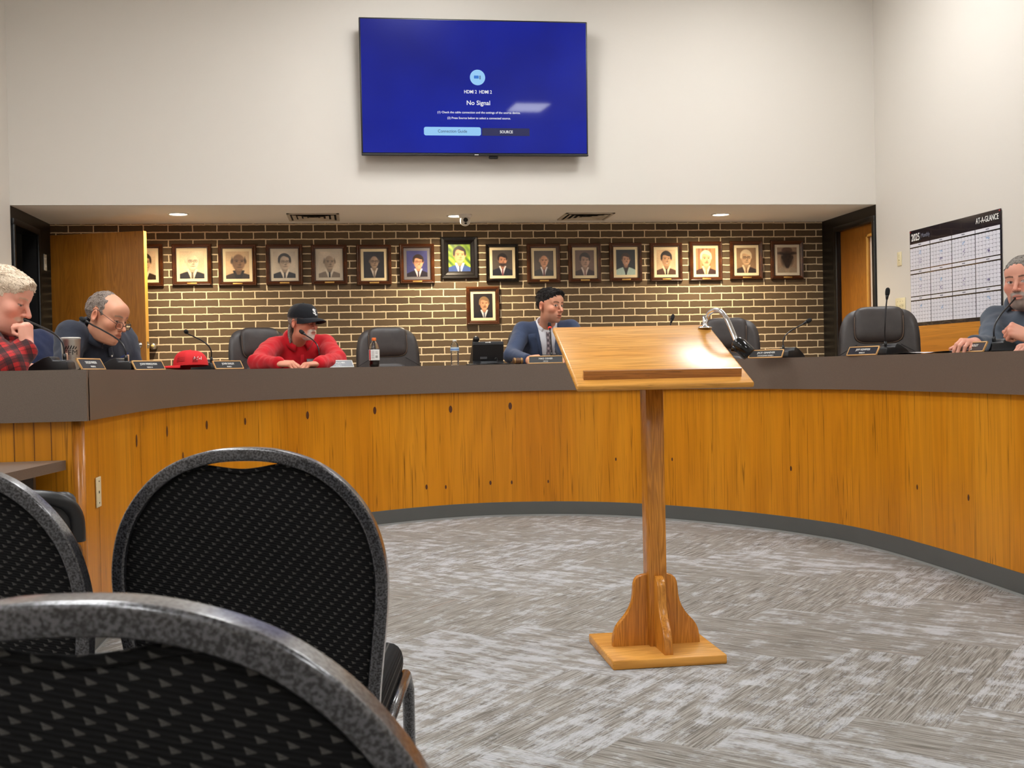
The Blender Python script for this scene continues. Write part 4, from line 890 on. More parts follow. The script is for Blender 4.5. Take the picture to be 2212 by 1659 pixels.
# ------------------------------------------------------------------ small things on the desk
def face_in(x, y):                                # angle of a thing's +Y axis so that it points away from the well at this spot
    k = min(range(1, len(PATH)-1), key=lambda i: (PATH[i][0]-x)**2+(PATH[i][1]-y)**2)
    tx, ty = PATH[k+1][0]-PATH[k-1][0], PATH[k+1][1]-PATH[k-1][1]
    nx, ny = -ty, tx; return math.atan2(-nx, ny)
def mic(px, dep, neck, lab, led=False, rot=None, clamp=None):
    p = at(px, 790, dep); a = face_in(p.x, p.y) if rot is None else R(rot)
    t = thing('conference_microphone', lab, 'microphone', (p.x, p.y, DZ1+.0005), a, 'gooseneck microphones along the council desk')
    pr = [(-.082, 0), (-.086, .012), (-.08, .040), (-.074, .044), (-.020, .046), (-.014, .062), (-.004, .066), (.022, .058), (.066, .034), (.098, .010), (.10, 0)]
    b = MB(); bb = bmesh.new(); v0 = [bb.verts.new((-.062, y, z)) for y, z in pr]; f = bb.faces.new(v0); r = bmesh.ops.extrude_face_region(bb, geom=[f]); bmesh.ops.translate(bb, verts=[v for v in r['geom'] if isinstance(v, bmesh.types.BMVert)], vec=(.124, 0, 0)); bmesh.ops.recalc_face_normals(bb, faces=bb.faces[:])
    for v in bb.verts:                            # slimmer towards the speaker's side
        v.co.x *= 1-.18*max(0, v.co.y)/.1
    bmesh.ops.bevel(bb, geom=bb.edges[:], offset=.004, segments=2, profile=.5, affect='EDGES', clamp_overlap=True); b.bm(bb, 0, True); b.build('base', MT['black_plastic'], t, auto=40)
    b = MB(); b.box((0, -.046, .0465), (.106, .05, .003), .001); b.build('top_strip', MT['mic_grey'], t)
    g = MB(); 
    for i in range(9):
        for k in range(5): pass
    b = MB(); s = math.atan2(-.024, .044); b.box((0, .046, .0475), (.08, .05, .002), .0008, rot=Matrix.Rotation(s, 3, 'X')); b.build('speaker_grille', MT['foam'], t)
    for k in range(3): b = MB(); b.ball((.0625*(1 if px < 1106 else -1), -.045+.014*k, .018), (.002, .004, .004), 8); b.build('jack', MT['dark'], t)
    inv = t.matrix_basis.inverted() if False else (Matrix.Translation(Vector((p.x, p.y, DZ1+.0005))) @ Matrix.Rotation(a, 4, 'Z')).inverted()
    P = [inv @ at(*q) for q in neck]
    r0 = Vector((P[0].x*.0, -.055, .048)); r0 = Vector((max(-.04, min(.04, P[0].x)), max(-.07, min(-.03, P[0].y)), .048))
    b = MB(); b.tube([r0, r0+Vector((0, 0, .030))], .0085, 12); b.build('neck_socket', MT['black_plastic'], t)
    if clamp: b = MB(); b.box(r0+Vector((.012, -.004, .016)), (.012, .012, .034), .002); b.build('id_tag', MT['tag_tan'], t)
    sh = r0+Vector((0, 0, .03))-P[0]
    Q = [q+sh*(1-i/(len(P)-1)) for i, q in enumerate(P)]; path = spline(Q, 7)
    b = MB(); b.tube(path, .0042, 10); b.build('gooseneck', MT['neck'], t)
    e = path[-1]; ax = (path[-1]-path[-3]).normalized()
    hd = bpy.data.objects.new('microphone_head', None); 
    b = MB(); b.tube([e-ax*.012, e+ax*.006, e+ax*.016], [.0055, .0085, .009], 14); b.build('capsule_stem', MT['black_plastic'], t)
    b = MB(); q = ax.to_track_quat('Z', 'Y').to_matrix().to_4x4(); b.lathe([(0, 0), (.010, .001), (.0125, .010), (.0135, .024), (.0125, .036), (.009, .044), (.004, .047), (0, .0475)], 20); b.xf(Matrix.Translation(e+ax*.012) @ q); b.build('windscreen', MT['foam'], t)
    if led: b = MB(); b.lathe([(.0108, -.002), (.0112, 0), (.0112, .007), (.0105, .009)], 20, caps=False); b.xf(Matrix.Translation(e+ax*.010) @ q); b.build('light_ring', glow('red_ring_light', srgb(255, 40, 20), 2.2), t)
    return t
MT['neck'] = plain('gooseneck_metal', srgb(44, 42, 44), .3, .6); MT['mic_grey'] = plain('mic_grey_strip', srgb(120, 122, 126), .3); MT['tag_tan'] = plain('tan_tag', srgb(214, 170, 140), .5)
mic(113, 4.93, [(140, 764, 4.98), (138, 748, 4.98), (131, 733, 4.99), (112, 717, 5.03), (85, 704, 5.10), (55, 691, 5.17), (36, 683, 5.2)], 'microphone leaning to the plaid shirted man, in front of the steel tumbler', clamp=1)
mic(257, 5.70, [(272, 760, 5.66), (270, 748, 5.66), (262, 735, 5.68), (245, 723, 5.72), (220, 710, 5.78), (200, 701, 5.84), (189, 696, 5.86)], 'microphone leaning to the man in the navy polo, between two name plates', clamp=1)
mic(447, 6.86, [(462, 768, 6.60), (461, 757, 6.6), (455, 746, 6.62), (442, 736, 6.66), (425, 728, 6.72), (408, 721, 6.78), (404, 719, 6.79)], 'microphone behind the red cap, no one at it')
mic(682, 7.55, [(690, 768, 7.52), (688, 752, 7.52), (683, 741, 7.54), (674, 732, 7.58), (664, 726, 7.62), (658, 722, 7.64)], 'microphone in front of the red shirted man', rot=8)
mic(1190, 8.10, [(1191, 765, 8.06), (1190, 745, 8.07), (1189, 722, 8.1), (1188, 711, 8.12)], 'microphone with a lit red ring in front of the suited man', True)
mic(1440, 7.62, [(1437, 742, 7.6), (1441, 722, 7.62), (1446, 706, 7.66), (1450, 695, 7.68)], 'microphone whose head alone shows above the lectern board')
mic(1704, 7.02, [(1687, 745, 6.95), (1688, 735, 6.96), (1694, 724, 6.98), (1708, 713, 7.02), (1726, 704, 7.06), (1738, 698, 7.08)], 'microphone bent to the right before the bricks, right of the lectern lamp')
mic(1925, 6.40, [(1907, 738, 6.3), (1907, 722, 6.3), (1909, 700, 6.3), (1912, 670, 6.32), (1916, 643, 6.34)], 'tall upright microphone in front of the empty chair by the door')
mic(2160, 5.55, [(2147, 730, 5.50), (2147, 715, 5.5), (2151, 700, 5.52), (2163, 680, 5.56), (2180, 660, 5.62), (2194, 643, 5.66)], 'microphone bent up across the bearded man at the right edge')

def plate(px, py, dep, l1, l2, lab, rot=0, w_=.25, frame='brass_bright', face='plate_black', lean=28, tw=.62):
    p = at(px, py, dep); a = face_in(p.x, p.y)+math.pi+R(rot)
    t = thing('name_plate', lab, 'name plate', (p.x, p.y, DZ1+.0005), a, 'name plates along the council desk')
    Hh = .056; M = Matrix.Rotation(R(-lean), 4, 'X')
    fm = frame_m((0, 0, 0), (-1, 0, 0), (0, 0, 1), (0, 1, 0))
    # faces local +Y; leans back (towards -Y) at the top
    b = MB()
    for sx in (-1, 1): b.box((sx*(w_/2-.003), 0, Hh/2), (.006, .008, Hh), .001)
    for z in (.003, Hh-.003): b.box((0, 0, z), (w_, .008, .006), .001)
    b.v = [Matrix.Rotation(R(lean), 4, 'X') @ v for v in b.v]; b.build('frame', MT[frame], t)
    b = MB(); b.box((0, 0, Hh/2), (w_-.010, .005, Hh-.010)); b.prism([(-.003, .0), (-.045, 0), (-.006, .012)], -w_*.4, w_*.4, M=frame_m((0, 0, 0), (0, 1, 0), (0, 0, 1), (1, 0, 0)).copy() @ Matrix.Rotation(R(-lean*0), 4, 'Z'))
    b.v = [Matrix.Rotation(R(lean), 4, 'X') @ v if i < 8 else v for i, v in enumerate(b.v)]; b.build('face', MT[face], t)
    Rm = Matrix.Rotation(R(lean), 4, 'X').to_3x3()
    z_ = Rm @ Vector((0, 1, 0)); y_ = Rm @ Vector((0, 0, 1))
    for s, z, h in ((l1, Hh*.62, .0125), (l2, Hh*.27, .0085)):
        n = len(s); wd = min(w_*.86, n*h*.80*(tw/.62)); o = Rm @ Vector((0, .0030, z)); fit_text(s, h, wd, MT['white_ink'], t, o, (-1, 0, 0), y_, z_, 'lettering', 0)
    return t
MT['brass_bright'] = plain('gold_edge', srgb(206, 160, 100), .4, .3); MT['plate_black'] = plain('plate_black', srgb(26, 25, 27), .3); MT['plate_grey'] = plain('plate_grey', srgb(104, 106, 112), .3); MT['silver_edge'] = plain('silver_edge', srgb(206, 206, 204), .35, .3); MT['plate_brown'] = plain('plate_brown', srgb(56, 46, 40), .35)
plate(204, 797, 4.72, 'TAYLOR WADDA', 'WARD II', 'black name plate nearest the left corner of the desk, beside the steel tumbler', -9)
plate(326, 797, 5.76, 'JOHN WINKELMAN', 'WARD IV', 'black name plate with gold edge left of the red cap', -16)
plate(497, 795, 6.46, 'JOHN BAILEY', 'WARD I', 'black name plate right of the red cap', -8)
plate(732, 792, 7.53, 'RICK FISCHER', 'WARD II', 'grey name plate with silver edge in front of the red shirted man', 3, .25, 'silver_edge', 'plate_grey')
plate(1179, 784, 7.93, 'MIKE OSHER', 'MAYOR', 'black name plate with gold edge in front of the suited man', -2, lean=12)
plate(1652, 772, 6.75, 'JACK GINNEVER', 'COUNCILMAN WARD I', 'long dark name plate with pale letters right of the lectern board', -4, face='plate_grey_dark') if False else plate(1652, 772, 6.75, 'JACK GINNEVER', 'COUNCILMAN WARD I', 'long dark name plate just right of the lectern board', 5)
plate(1860, 766, 6.16, 'JEFF KEMPFER', 'WARD IV', 'black name plate in front of the empty chair by the door', 5)
plate(2090, 755, 5.36, 'HENRY BRADLEY', 'WARD III', 'brown name plate at the right end by the bearded man', 2, face='plate_brown')

def desk_things():
    T0 = DZ1+.0006
    def spot(px, dep): p = at(px, 790, dep); return Vector((p.x, p.y, T0))
    # steel tumbler
    p = spot(154, 5.28); t = thing('tumbler', 'brushed steel tumbler with black printed logo, behind the nearest name plate', 'tumbler', p, math.atan2(p.x, -p.y)*0)
    b = MB(); b.lathe([(0, 0), (.034, 0), (.036, .004), (.0385, .05), (.0445, .150), (.0445, .154), (.043, .156), (.0415, .152), (.0395, .10), (0, .09)], 40); b.build('cup', MT['tumbler'], t)
    b = MB(); b.lathe([(.0447, .1525), (.0462, .155), (.0462, .160), (.040, .162), (0, .160)], 40, caps=False); b.build('lid', plain('clear_lid', srgb(190, 188, 182), .2), t)
    dv = (Vector((0, 0, 0))-Vector((p.x, p.y, 0))).normalized(); side = Vector((-dv.y, dv.x, 0)); fa = math.atan2(dv.y, dv.x)-.10
    def wrap(o, rad=.0425):
        for v in o.data.vertices:
            a = fa+v.co.x/rad; r = .0388+(.0445-.0388)*max(0, (v.co.y-.05)/.1)+.0006+v.co.z*0; v.co = Vector((math.cos(a)*r, math.sin(a)*r, v.co.y))
    o = letters('CFM', .034, MT['black_ink'], t, Matrix.Translation((0, .088, 0)), 'logo', bold=0, squeeze=1.15, extrude=0); wrap(o)
    b = MB()
    for k in range(5):
        x = -.026+k*.0115; b.add([(x, .104, 0), (x+.006, .104, 0), (x+.013, .112+.008*math.sin((k+1)*.6), 0), (x+.010, .118+.006*math.sin((k+1)*.6), 0)], [[0, 1, 2, 3]])
    b.quad([(-.030, .070, 0), (.030, .070, 0), (.030, .0712, 0), (-.030, .0712, 0)]); b.quad([(-.022, .064, 0), (.018, .064, 0), (.018, .065, 0), (-.022, .065, 0)]); o = b.build('logo', MT['black_ink'], t); wrap(o)
    # soda bottle
    p = spot(809, 7.88); t = thing('soda_bottle', 'dark cola bottle with orange cap in front of the empty chair', 'bottle', p)
    pf = [(0, .002), (.026, 0), (.034, .006), (.0355, .02), (.0335, .03), (.0345, .045), (.0365, .055), (.0365, .125), (.0345, .135), (.028, .160), (.018, .178), (.0135, .186), (.0135, .196)]
    cola = NT('dark_cola'); cola.base(srgb(16, 8, 6)); cola.set(Roughness=.08); pet = NT('clear_plastic'); pet.base((1, 1, 1, 1)); pet.set(Roughness=.03, IOR=1.3); pet.b.inputs['Transmission Weight'].default_value = 1
    b = MB(); b.lathe([(r, z) for r, z in pf], 32); b.build('bottle', pet.m, t); b = MB(); b.lathe([(0, .004)]+[(r-.0012, z) for r, z in pf[2:8]]+[(.0353, .128), (0, .128)], 32); b.build('drink', cola.m, t)
    b = MB(); b.lathe([(.0372, .048), (.0374, .05), (.0374, .122), (.0372, .124)], 36, caps=False); lb = b.build('label_wrap', MT['paper'], t)
    b = MB(); b.lathe([(.0145, .186), (.0155, .188), (.0155, .205), (.013, .2075), (0, .2075)], 28); b.build('cap', plain('orange_cap', srgb(224, 108, 40), .45), t)
    th = math.atan2(-p.y, -p.x); b = MB()
    def lab(a0, a1, z0, z1, m=0): b.grid([[(math.cos(th+a)*.0377, math.sin(th+a)*.0377, z) for a in np.linspace(a0, a1, 5)] for z in (z0, z1)], m, True)
    lab(-1.2, -.75, .050, .121, 1)
    for k in range(9): lab(-.55, .05, .060+k*.0065, .0615+k*.0065)
    for k in range(8): lab(.22+k*.06, .25+k*.06, .064, .082)
    for k in range(4): lab(.2, .75, .092+k*.006, .0935+k*.006)
    b.build('label_print', [MT['black_ink'], plain('red_label', srgb(196, 40, 40), .5)], lb)
    p2 = spot(806, 7.95); f = thing('folder', 'reddish brown folder lying under the cola bottle', 'folder', (p2.x, p2.y+.02, T0-.0003)); b = MB(); b.box((0, .02, .0), (.16, .22, .0005)); b.build('cover', plain('folder_leather', srgb(128, 62, 40), .5), f)
    # water bottle
    p = spot(983, 8.05); t = thing('water_bottle', 'clear water bottle with pale blue label beside the desk phone', 'bottle', p)
    wv = [(0, 0), (.024, 0), (.030, .006)] + [(.0305-.0016*(k % 2), .012+k*.008) for k in range(11)] + [(.0315, .104), (.0315, .132), (.029, .140), (.022, .158), (.0135, .168), (.0125, .174)]
    b = MB(); b.lathe(wv, 32); b.build('bottle', pet.m, t); wl = MB(); wl.lathe([(.0319, .106), (.0319, .130)], 32, caps=False); l = wl.build('label_wrap', plain('pale_blue_label', srgb(190, 212, 232), .4), t)
    b = MB(); b.lathe([(.0322, .112), (.0322, .119)], 32, caps=False); b.build('label_stripe', plain('blue_stripe', srgb(70, 120, 190), .4), l)
    b = MB(); b.lathe([(0, .172), (.0142, .172), (.0146, .184), (.012, .186), (0, .186)], 24); b.build('cap', MT['white_plastic'], t)
    wt = NT('drinking_water'); wt.base((1, 1, 1, 1)); wt.set(Roughness=.0, IOR=1.33); wt.b.inputs['Transmission Weight'].default_value = 1
    # phone, seen from its back
    p = spot(1051, 8.12); t = thing('desk_phone', 'black desk phone seen from behind, next to the water bottle', 'telephone', p, face_in(p.x, p.y)+R(2))
    b = MB(); b.prism([(-.095, 0), (.10, 0), (.10, .02), (-.075, .155), (-.10, .160), (-.105, .145), (-.075, .03), (-.10, .012)], -.112, .112, M=frame_m((0, 0, 0), (0, 1, 0), (0, 0, 1), (1, 0, 0))); b.build('body', MT['black_plastic'], t)
    b = MB(); b.box((0, -.09, .160), (.222, .02, .014), .003); b.build('top_rim', MT['phone_grey'], t); b = MB(); b.box((0, -.088, .012), (.12, .05, .022), .004); b.build('foot', MT['phone_grey'], t)
    b = MB(); b.box((-.035, -.094, .05), (.05, .004, .016)); b.build('rear_sticker', MT['phone_grey'], t)
    b = MB(); b.tube(spline([(-.085, .06, .06), (-.085, .0, .12), (-.085, -.07, .185), (-.085, -.105, .182)], 5), [(.02, .022)]*16, 12); b.build('handset', MT['black_plastic'], t)
    b = MB(); b.ball((.012, -.1005, .161), (.007, .0015, .005), 8); b.box((-.008, -.1005, .161), (.026, .002, .005)); b.build('maker_mark', MT['white_ink'], t)
    q = [Vector((.10, -.09, .008))+Vector((-.02*k+.008*math.sin(k*2.3), -.01*math.sin(k*1.3), .004+.006*math.sin(k*1.9)**2)) for k in range(12)]
    b = MB(); b.tube(spline([(.16, -.10, .0045), (.10, -.13, .0045), (.03, -.125, .012), (-.03, -.13, .006), (-.09, -.12, .0045), (-.16, -.09, .0045)], 8), .004, 8); b.tube(spline([(.05, -.10, .012), (.045, -.115, .04), (.06, -.11, .045), (.055, -.12, .0045), (.0, -.13, .0045), (-.10, -.14, .0045)], 8), .003, 8); b.build('cord', MT['black_plastic'], t)
    # gavel
    p = spot(1119, 8.0); t = thing('gavel', 'small turned wooden gavel beside the suited man\'s hand', 'gavel', p+Vector((0, 0, .0235)), R(4))
    wd = wood('gavel_wood', srgb(72, 44, 24), srgb(92, 58, 32), srgb(112, 74, 42), 'X', 8, .35); b = MB()
    b.lathe([(0, -.036), (.020, -.036), (.0225, -.032), (.0225, -.024), (.019, -.020), (.0215, -.012), (.0225, 0), (.0215, .012), (.019, .020), (.0225, .024), (.0225, .032), (.020, .036), (0, .036)], 28); b.xf(Matrix.Rotation(R(90), 4, 'Y')); b.build('head', wd, t)
    b = MB(); 
    for s in (-1, 1): b.lathe([(.0228, s*.024-.003), (.0232, s*.024), (.0228, s*.024+.003)], 28, caps=False)
    b.xf(Matrix.Rotation(R(90), 4, 'Y')); b.build('band', MT['brass'], t)
    b = MB(); b.tube([(0, .015, 0), (0, .10, -.006), (0, .20, -.012), (0, .23, -.013)], [.007, .006, .010, .008], 12); b.build('handle', wd, t)
    # papers at right
    for k, (x0, x1, dep, lab) in enumerate(((1945, 2062, 6.0, 'loose white papers on the desk left of the brown name plate'), (2100, 2200, 5.45, 'white paper sheet under the microphone at right'))):
        a_, c_ = at(x0, 760, dep), at(x1, 760, dep-.45 if k == 0 else dep-.1); t = thing('papers', lab, 'paper', ((a_.x+c_.x)/2, (a_.y+c_.y)/2, T0), 0); b = MB(); rg = random.Random(k)
        n = 4 if k == 0 else 1; dx, dy = (c_.x-a_.x), (c_.y-a_.y)
        for q in range(n):
            cx, cy = dx*((q+.5)/n-.5), dy*((q+.5)/n-.5); an = math.atan2(dy, dx)+rg.uniform(-.2, .2); rows = []
            for i in range(7):
                rows.append([Matrix.Rotation(an, 3, 'Z') @ Vector((-.14+.28*j/6, -.02+.2*i/6, 0))+Vector((cx, cy, .001+q*.0008+(.008*abs(math.sin(j*.5+q)) if n > 1 else .004))) for j in range(7)])
            s = MB(); s.grid(rows, 0, True); s.build('sheet', MT['paper'], t)
MT['tumbler'] = plain('tumbler_steel', (.50, .47, .43, 1), .34, 1); MT['phone_grey'] = plain('phone_grey', srgb(58, 60, 64), .4)
desk_things()

def cap_mesh(vis=.075, H=.10, droop=1.0):
    """baseball cap, +Y is the visor: crown, visor"""
    cr = MB(); rows = []; n = 48; m = 14
    for i in range(m+1):
        f = i/m; el = f*math.pi/2; row = []
        for k in range(n+1):
            a = 2*math.pi*k/n; rx, ry = .082, .098
            r = math.cos(el)**.72 if f < 1 else 0; z = H*math.sin(el)**.95
            seam = 1-.010*max(0, math.cos(6*(a-math.pi/6)))**12*math.cos(el)
            y = math.sin(a)*ry*r*seam; x = math.cos(a)*rx*r*seam
            if y > 0: z += .006*math.sin(el*2)
            row.append((x, y, z))
        rows.append(row)
    cr.grid(rows, 0, True); cr.ball((0, 0, H+.001), (.007, .007, .004), 10)
    vz = MB(); top, bot = [], []
    for i in range(7):
        f = i/6; rt, rb = [], []
        for k in range(25):
            a = math.pi*(.10+.80*k/24); x0, y0 = math.cos(a)*.083, math.sin(a)*.098
            ext = vis*math.sin((k/24)*math.pi)**.7; x, y = x0*(1+.04*f), y0+ext*f
            z = .004-.55*droop*x*x*(3+6*f)+.006*f-.018*droop*f*f
            rt.append((x, y, z+.0025)); rb.append((x, y, z-.0008))
        top.append(rt); bot.append(rb)
    vz.grid(top, 0, True, None, False); vz.grid(bot, 0, True, None, True); vz.grid([top[-1], bot[-1]], 0, True)
    return cr, vz
def red_cap():
    red = plain('red_twill', srgb(206, 24, 30), .8, 0, .3, 900)
    p = at(412, 790, 6.27); t = thing('baseball_cap', 'red baseball cap with white stitching lying on the desk between two name plates', 'cap', (p.x, p.y, DZ1+.008), R(72))
    t.rotation_euler = (R(-2), R(4), R(78))
    cr, vz = cap_mesh(.085, .088, .45); c = cr.build('crown', red, t); v = vz.build('visor', red, t); Mz = t.rotation_euler.to_matrix(); t.location.z = DZ1+.001-min((Mz @ p_).z for p_ in vz.v+cr.v)
    th = plain('white_thread', srgb(236, 226, 220), .8); dk = plain('dark_red_thread', srgb(96, 14, 18), .8); og = plain('tan_trim', srgb(206, 150, 110), .7)
    # point on the crown
    def cp(a, el, o=.0012): r = math.cos(el)**.72; return Vector((math.cos(a)*(.082*r+o), math.sin(a)*(.098*r+o), .088*math.sin(el)**.95))
    side = -1                                         # the camera sees the cap's own right side in part
    b = MB()
    def dash(a0, e0, a1, e1, w_): b.tube([cp(a0+(a1-a0)*k/4, e0+(e1-e0)*k/4) for k in range(5)], w_, 5)
    rg = random.Random(2); A0 = R(180)
    for k in range(5): dash(A0-R(2), .25+k*.085, A0-R(34), .25+k*.085, .0011)
    for k in range(6): dash(A0+R(24+3*k), .15, A0+R(26+3*k), .5, .0010)
    b.build('embroidery', dk, c); b = MB()
    for k in range(7): x = A0+R(28+4.5*k); dash(x, .32+.1*(k % 2), x+R(4), .55-.12*(k % 3), .0013)
    b.quad([cp(A0-R(20), .66), cp(A0-R(8), .66), cp(A0-R(8), .80), cp(A0-R(20), .80)]); b.build('embroidery', th, c)
    M = Matrix.Translation((-.052, .128, .0)) ; o = fit_text('FIGHT TO FULL', .010, .085, th, v, (-.02, .135, -.0), (-.35, -.93, 0), (1, -.2, 0), (0, 0, 1), 'visor_lettering', .01)
    for q in o.data.vertices:
        f = min(1, max(0, (q.co.y-.05)/.13)); q.co.z = .004-.55*.45*q.co.x**2*(3+6*f)+.006*f-.018*.45*f*f+.0036
red_cap()

# ------------------------------------------------------------------ people: signed distance bodies turned into one skin each
A_ = lambda *v: np.array(v, float)
def rcone(P, a, b, ra, rb):
    a, b = np.asarray(a, float), np.asarray(b, float); ba = b-a; t = np.clip(((P-a)@ba)/max(1e-9, ba@ba), 0, 1)
    return np.linalg.norm(P-a-t[:, None]*ba, axis=1)-(ra+(rb-ra)*t)
def sph(P, c, r): return np.linalg.norm(P-np.asarray(c, float), axis=1)-r
def ell(P, c, r, Rm=None):
    q = P-np.asarray(c, float)
    if Rm is not None: q = q@Rm                       # columns of Rm are the local axes
    r = np.asarray(r, float); k0 = np.linalg.norm(q/r, axis=1); k1 = np.linalg.norm(q/(r*r), axis=1)+1e-9
    return k0*(k0-1)/k1
def smin(a, b, k): h = np.clip(.5+.5*(b-a)/k, 0, 1); return b*(1-h)+a*h-k*h*(1-h)
def smax(a, b, k): return -smin(-a, -b, k)
def surfnet(f, lo, hi, h):
    """naive surface nets, evaluated finely only where the coarse grid says the skin is near"""
    lo, hi = np.asarray(lo, float), np.asarray(hi, float); B = 4
    n = (np.ceil((hi-lo)/(h*B)).astype(int)+1)*B
    cn = n//B; ci = np.stack(np.meshgrid(*[np.arange(c) for c in cn], indexing='ij'), -1).reshape(-1, 3)
    cc = lo+(ci+.5)*h*B-.5*h; dc = f(cc); near = np.abs(dc) < h*B*1.35
    D = np.repeat(np.repeat(np.repeat(np.where(dc > 0, 1., -1.).reshape(cn), B, 0), B, 1), B, 2)
    off = np.stack(np.meshgrid(*[np.arange(B)]*3, indexing='ij'), -1).reshape(-1, 3)
    idx = (ci[near][:, None]*B+off[None]).reshape(-1, 3)
    vals = np.concatenate([f(lo+c*h) for c in np.array_split(idx, max(1, len(idx)//200000))]); D[idx[:, 0], idx[:, 1], idx[:, 2]] = vals
    S = D < 0; c8 = [(i, j, k) for i in (0, 1) for j in (0, 1) for k in (0, 1)]
    sl = lambda a, o: a[o[0]:a.shape[0]-1+o[0], o[1]:a.shape[1]-1+o[1], o[2]:a.shape[2]-1+o[2]]
    cnt = sum(sl(S, o).astype(int) for o in c8); act = (cnt > 0) & (cnt < 8); ids = -np.ones(act.shape, int); cells = np.argwhere(act); ids[act] = np.arange(len(cells))
    acc = np.zeros((len(cells), 3)); w = np.zeros(len(cells))
    for a in c8:
        for ax in range(3):
            if a[ax]: continue
            b = list(a); b[ax] = 1; da, db = D[tuple((cells+a).T)], D[tuple((cells+b).T)]; m = (da < 0) != (db < 0); t = np.where(m, da/np.where(m, da-db, 1), 0)
            p = np.array(a, float)[None].repeat(len(cells), 0); p[:, ax] += t; acc[m] += p[m]; w[m] += 1
    V = lo+(cells+acc/np.maximum(w, 1)[:, None])*h; F = []
    for ax in range(3):
        u, v = (ax+1) % 3, (ax+2) % 3; sh = [slice(None)]*3; sh2 = [slice(None)]*3; sh[ax] = slice(0, -1); sh2[ax] = slice(1, None)
        e = np.argwhere(S[tuple(sh)] != S[tuple(sh2)]); e = e[(e[:, u] > 0) & (e[:, v] > 0) & (e[:, u] < n[u]-1) & (e[:, v] < n[v]-1)]
        if not len(e): continue
        q = []
        for du, dv in ((-1, -1), (0, -1), (0, 0), (-1, 0)): c = e.copy(); c[:, u] += du; c[:, v] += dv; q.append(ids[tuple(c.T)])
        q = np.stack(q, 1); inside = S[tuple(e.T)]; q[~inside] = q[~inside][:, ::-1]; F.append(q[(q >= 0).all(1)])
    return V, np.concatenate(F)
def grad_n(f, V, e=.002):
    g = np.stack([f(V+np.eye(3)[i]*e)-f(V-np.eye(3)[i]*e) for i in range(3)], 1); return g/np.maximum(1e-9, np.linalg.norm(g, axis=1))[:, None]
def vnoise(V, s, seed=0): return np.array([mnoise.noise(Vector((x*s+seed, y*s-seed, z*s+2*seed))) for x, y, z in V])

def head_sdf(P, q, neck):
    jw, ch = q.get('jaw', 1), q.get('chub', 0)
    d = ell(P, (0, -.014, .034), (.0775, .100, .084))
    d = smin(d, ell(P, (0, .026, -.03), (.064+.006*ch, .064, .082)), .03)
    d = smin(d, ell(P, (0, .040, -.080), ((.050+.012*ch)*jw, .046, .038+.006*ch)), .028)
    d = smin(d, sph(P, (0, .078, -.103), .018), .022)
    d = smin(d, ell(P, (0, .066, .045), (.060, .028, .040)), .03)
    for s in (-1, 1):
        d = smin(d, sph(P, (s*.044, .060, -.026), .024+.004*ch), .02)
        d = smin(d, rcone(P, (s*.010, .087, .020), (s*.046, .072, .023), .010, .009), .012)
        d = smax(d, -sph(P, (s*.033, .112, .003), .0225), .012)
        d = smin(d, sph(P, (s*.032, .0780, .002), .0132), .004)
        d = smin(d, rcone(P, (s*.017, .0865, .0095), (s*.046, .078, .0085), .0042, .0042), .005)    # upper lid fold
        d = smin(d, rcone(P, (s*.018, .0855, -.010), (s*.044, .078, -.009), .0040, .0036), .007)     # lower lid
    d = smin(d, rcone(P, (0, .092, .010), (0, .1180, -.034), .0070, .0104), .012)
    for s in (-1, 1):
        d = smin(d, sph(P, (s*.0125, .1015, -.037), .0085), .008)
        d = smax(d, -sph(P, (s*.0065, .1085, -.0475), .0042), .003)
    d = smin(d, ell(P, (0, .074, -.068), (.032, .025, .028)), .014)
    op = q.get('open', 0)
    d = smin(d, rcone(P, (-.019, .0935, -.0650), (.019, .0935, -.0650), .0048, .0048), .006)
    d = smin(d, rcone(P, (-.016, .0925, -.0765-op), (.016, .0925, -.0765-op), .0058, .0058), .007)
    d = smax(d, -rcone(P, (-.022, .1005, -.0705-op*.5), (.022, .1005, -.0705-op*.5), .0026+op*.5, .0026+op*.5), .003)
    if ch: d = smin(d, ell(P, (0, .030, -.112), (.045, .05, .028*ch)), .03)
    for s in (-1, 1):
        Rm = np.array([[math.cos(s*.35), -math.sin(s*.35), 0], [math.sin(s*.35), math.cos(s*.35), 0], [0, 0, 1]]); Rm = Rm.T
        e = ell(P, (s*.081, -.014, -.006), (.0085, .021, .034), Rm); e = smax(e, -ell(P, (s*.089, -.008, -.004), (.008, .011, .019), Rm), .005)
        d = smin(d, e, .007)
    return smin(d, rcone(P, (0, -.022, -.075), neck, .050+.008*ch, .054+.008*ch), .03)
def skull(P): return smin(smin(ell(P, (0, -.014, .034), (.0775, .100, .084)), ell(P, (0, .026, -.03), (.064, .064, .082)), .03), ell(P, (0, .066, .045), (.060, .028, .040)), .03)
